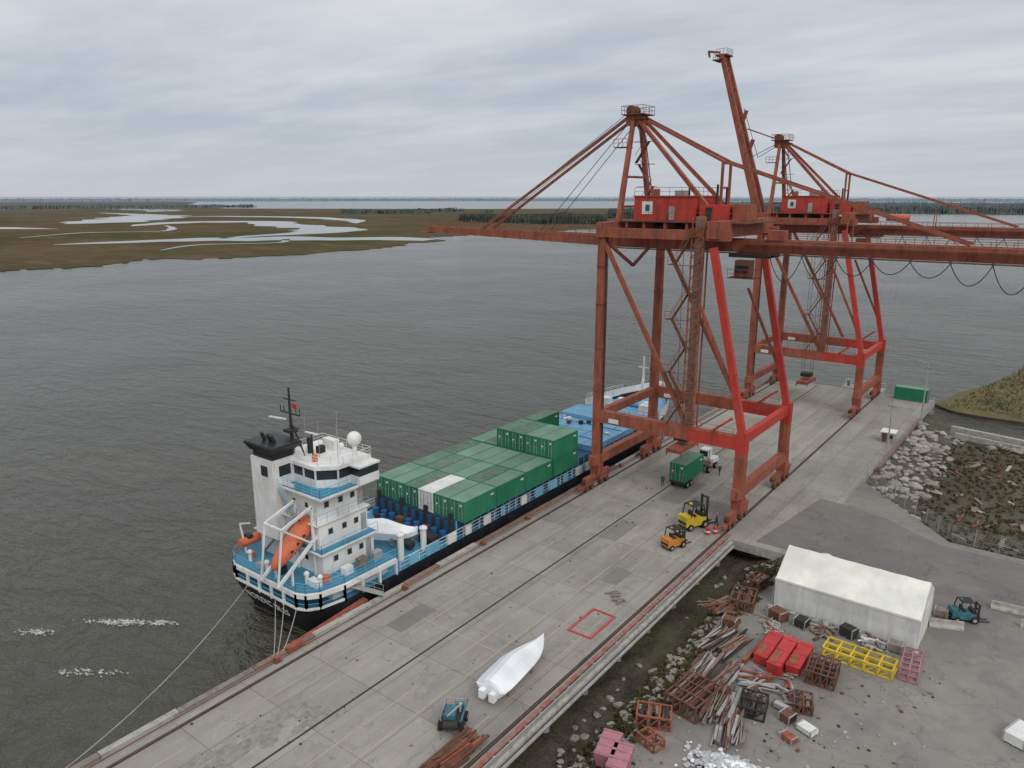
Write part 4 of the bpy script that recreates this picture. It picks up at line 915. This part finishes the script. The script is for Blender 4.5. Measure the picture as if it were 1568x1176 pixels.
pile('scrap_debris',-10.5,68.4,2.2,30,['wood','galv','wcont','redold'],.8,.5,0,.9)
pile('scrap_debris',-33.4,62,1.6,9,['wood','wood'],1.2,.1,.8,.5)
for i,(x,y,w,l,h,mt) in enumerate([(-11.8,53.2,1.4,.9,.5,'wcont'),(-13.4,53.6,1,1,.7,'rust'),(-12.6,51.4,1.1,.7,.5,'redold'),(-14.2,54.6,1.4,.5,.5,'galv'),(-18.8,67.8,1.6,1.2,1.0,'rust'),(-16.6,68.0,1.2,1.2,.8,'dark'),(-8.6,69.0,1.3,1,.8,'wood'),(-12.6,68.8,1.5,1,1.0,'dark'),(-6.2,78,1.2,.9,.8,'wood'),(-22,63.6,1.4,1,1,'rust'),(1.4,62,1.6,2.4,.9,'wcont')]):
    b=B('equipment_crate'); b.box(-w/2,w/2,-l/2,l/2,.12,h,mt)
    for k in (-.4,0,.4): b.box(w*k-.06,w*k+.06,-l/2-.03,l/2+.03,0,.12,'wood')
    for k in (-.45,.45): b.box(w*k-.05,w*k+.05,-l/2-.02,l/2+.02,.13,h+.03,'galv' if mt!='galv' else 'rust')
    b.make((x,y,0),U(-.4,.4))
for x,y,rz in ((-22.6,41.6,.25),(-21.3,41.0,.25)):
    b=B('pink_skip_bin'); b.loft([[Vector(p) for p in ((-.6,-1.1,0),(.6,-1.1,0),(.6,1.1,0),(-.6,1.1,0))],[Vector(p) for p in ((-.7,-1.4,1.3),(.7,-1.4,1.3),(.7,1.4,1.3),(-.7,1.4,1.3))]],'pink',True,False)
    for k in (-1.2,-.4,.4,1.2): b.box(-.75,.75,k-.05,k+.05,1.0,1.35,'pink')
    b.make((x,y,0),rz)
M['bags']=paint('grey_bag_plastic',(.50,.50,.51),(.28,.28,.28),.6,.6,False)
b=B('grey_bag_heap')
for i in range(620):
    x=-14.3+random.gauss(0,1.6);y=45.4+random.gauss(0,.8); d=math.hypot((x+14.3)/3,(y-45.4)/1.4); b.rock((x,y,max(0,1.1-d*.9)+U(0,.15)),U(.1,.28),random.choice(['bags','bags','wrap','bags']),.5)
b.make()
b=B('scattered_litter')
for i in range(260):
    x=U(-22,-4);y=U(42,69); s=U(.02,.12); b.box(x-s,x+s,y-s*U(.4,2),y+s,0,U(.02,.14),random.choice(['rust','rust2','wood','galv','concl','dark']),U(0,3))
for i in range(110):
    x=U(-52,-30);y=U(20,110); s=U(.03,.09); b.box(x-s,x+s,y-s,y+s,0,U(.02,.1),random.choice(['wood','dark','rust2']),U(0,3))
b.make()
b=B('safety_drum')
for x,y in ((-31.2,82.4),(-31.8,81.6)): b.cyl((x,y,0),(x,y,.9),.3,'red',12); b.cyl((x,y,.35),(x,y,.55),.305,'wcont',12)
b.make()

# ------------------------------------------------------------ world, sun, camera
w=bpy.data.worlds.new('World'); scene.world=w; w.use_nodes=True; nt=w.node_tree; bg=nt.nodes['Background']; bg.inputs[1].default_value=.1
sky=N(nt,'ShaderNodeTexSky'); sky.sky_type='NISHITA'; sky.sun_disc=False; sky.sun_elevation=math.radians(42)
tc=N(nt,'ShaderNodeTexCoord'); sp=N(nt,'ShaderNodeSeparateXYZ'); nt.links.new(tc.outputs['Generated'],sp.inputs[0])
zc=mul(nt,mul(nt,sp.outputs['Z'],0,'MAXIMUM'),.10,'ADD')
cb=N(nt,'ShaderNodeCombineXYZ'); nt.links.new(mul(nt,sp.outputs['X'],zc,'DIVIDE'),cb.inputs[0]); nt.links.new(mul(nt,sp.outputs['Y'],zc,'DIVIDE'),cb.inputs[1])
mp=N(nt,'ShaderNodeMapping'); mp.inputs['Rotation'].default_value=(0,0,math.radians(-30)); mp.inputs['Scale'].default_value=(.5,1.0,1); nt.links.new(cb.outputs[0],mp.inputs[0])
f1=noisef(nt,mp.outputs[0],.62,7,.55,.38,.62); f2=noisef(nt,mp.outputs[0],2.0,7,.62,.36,.66)
f=mul(nt,mul(nt,f1,.65),mul(nt,f2,.35),'ADD')
g=N(nt,'ShaderNodeMapRange'); g.inputs[1].default_value=.04; g.inputs[2].default_value=.30; g.inputs[3].default_value=-.32; g.inputs[4].default_value=.42; nt.links.new(sp.outputs['Z'],g.inputs[0])
ff=N(nt,'ShaderNodeClamp'); nt.links.new(mul(nt,f,g.outputs[0],'ADD'),ff.inputs[0])
cl=mix(nt,ff.outputs[0],(4.3,4.95,5.75),(7.2,7.35,7.5))
hz=N(nt,'ShaderNodeMapRange'); hz.inputs[1].default_value=0; hz.inputs[2].default_value=.11; hz.inputs[3].default_value=.85; hz.inputs[4].default_value=0; nt.links.new(sp.outputs['Z'],hz.inputs[0])
cl=mix(nt,hz.outputs[0],cl,(5.5,5.85,6.3))
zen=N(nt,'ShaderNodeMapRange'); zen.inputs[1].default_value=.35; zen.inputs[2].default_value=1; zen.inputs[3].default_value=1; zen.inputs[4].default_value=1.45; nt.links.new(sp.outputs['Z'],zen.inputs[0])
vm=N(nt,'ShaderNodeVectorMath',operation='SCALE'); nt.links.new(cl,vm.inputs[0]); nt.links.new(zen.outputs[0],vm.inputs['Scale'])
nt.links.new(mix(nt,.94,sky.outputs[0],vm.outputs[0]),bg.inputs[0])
sl=bpy.data.lights.new('sun','SUN'); sl.energy=1.0; sl.angle=math.radians(24); sl.color=(1,.96,.9)
so=bpy.data.objects.new('sun',sl); scene.collection.objects.link(so)
az=math.radians(60); el=math.radians(42); d=Vector((math.sin(az)*math.cos(el),math.cos(az)*math.cos(el)*-1,math.sin(el)))
so.rotation_euler=d.to_track_quat('Z','Y').to_euler()
sky.sun_rotation=math.atan2(d.x,d.y)
cam=bpy.data.cameras.new('camera'); co=bpy.data.objects.new('camera',cam); scene.collection.objects.link(co); scene.camera=co
cam.lens=26.4; cam.sensor_width=36; cam.clip_end=100000; cam.clip_start=.5
co.location=(0,0,40); co.rotation_euler=(math.radians(90-14.06),0,math.radians(37.08))
scene.view_settings.view_transform='Standard'; scene.view_settings.look='None'; scene.view_settings.exposure=0
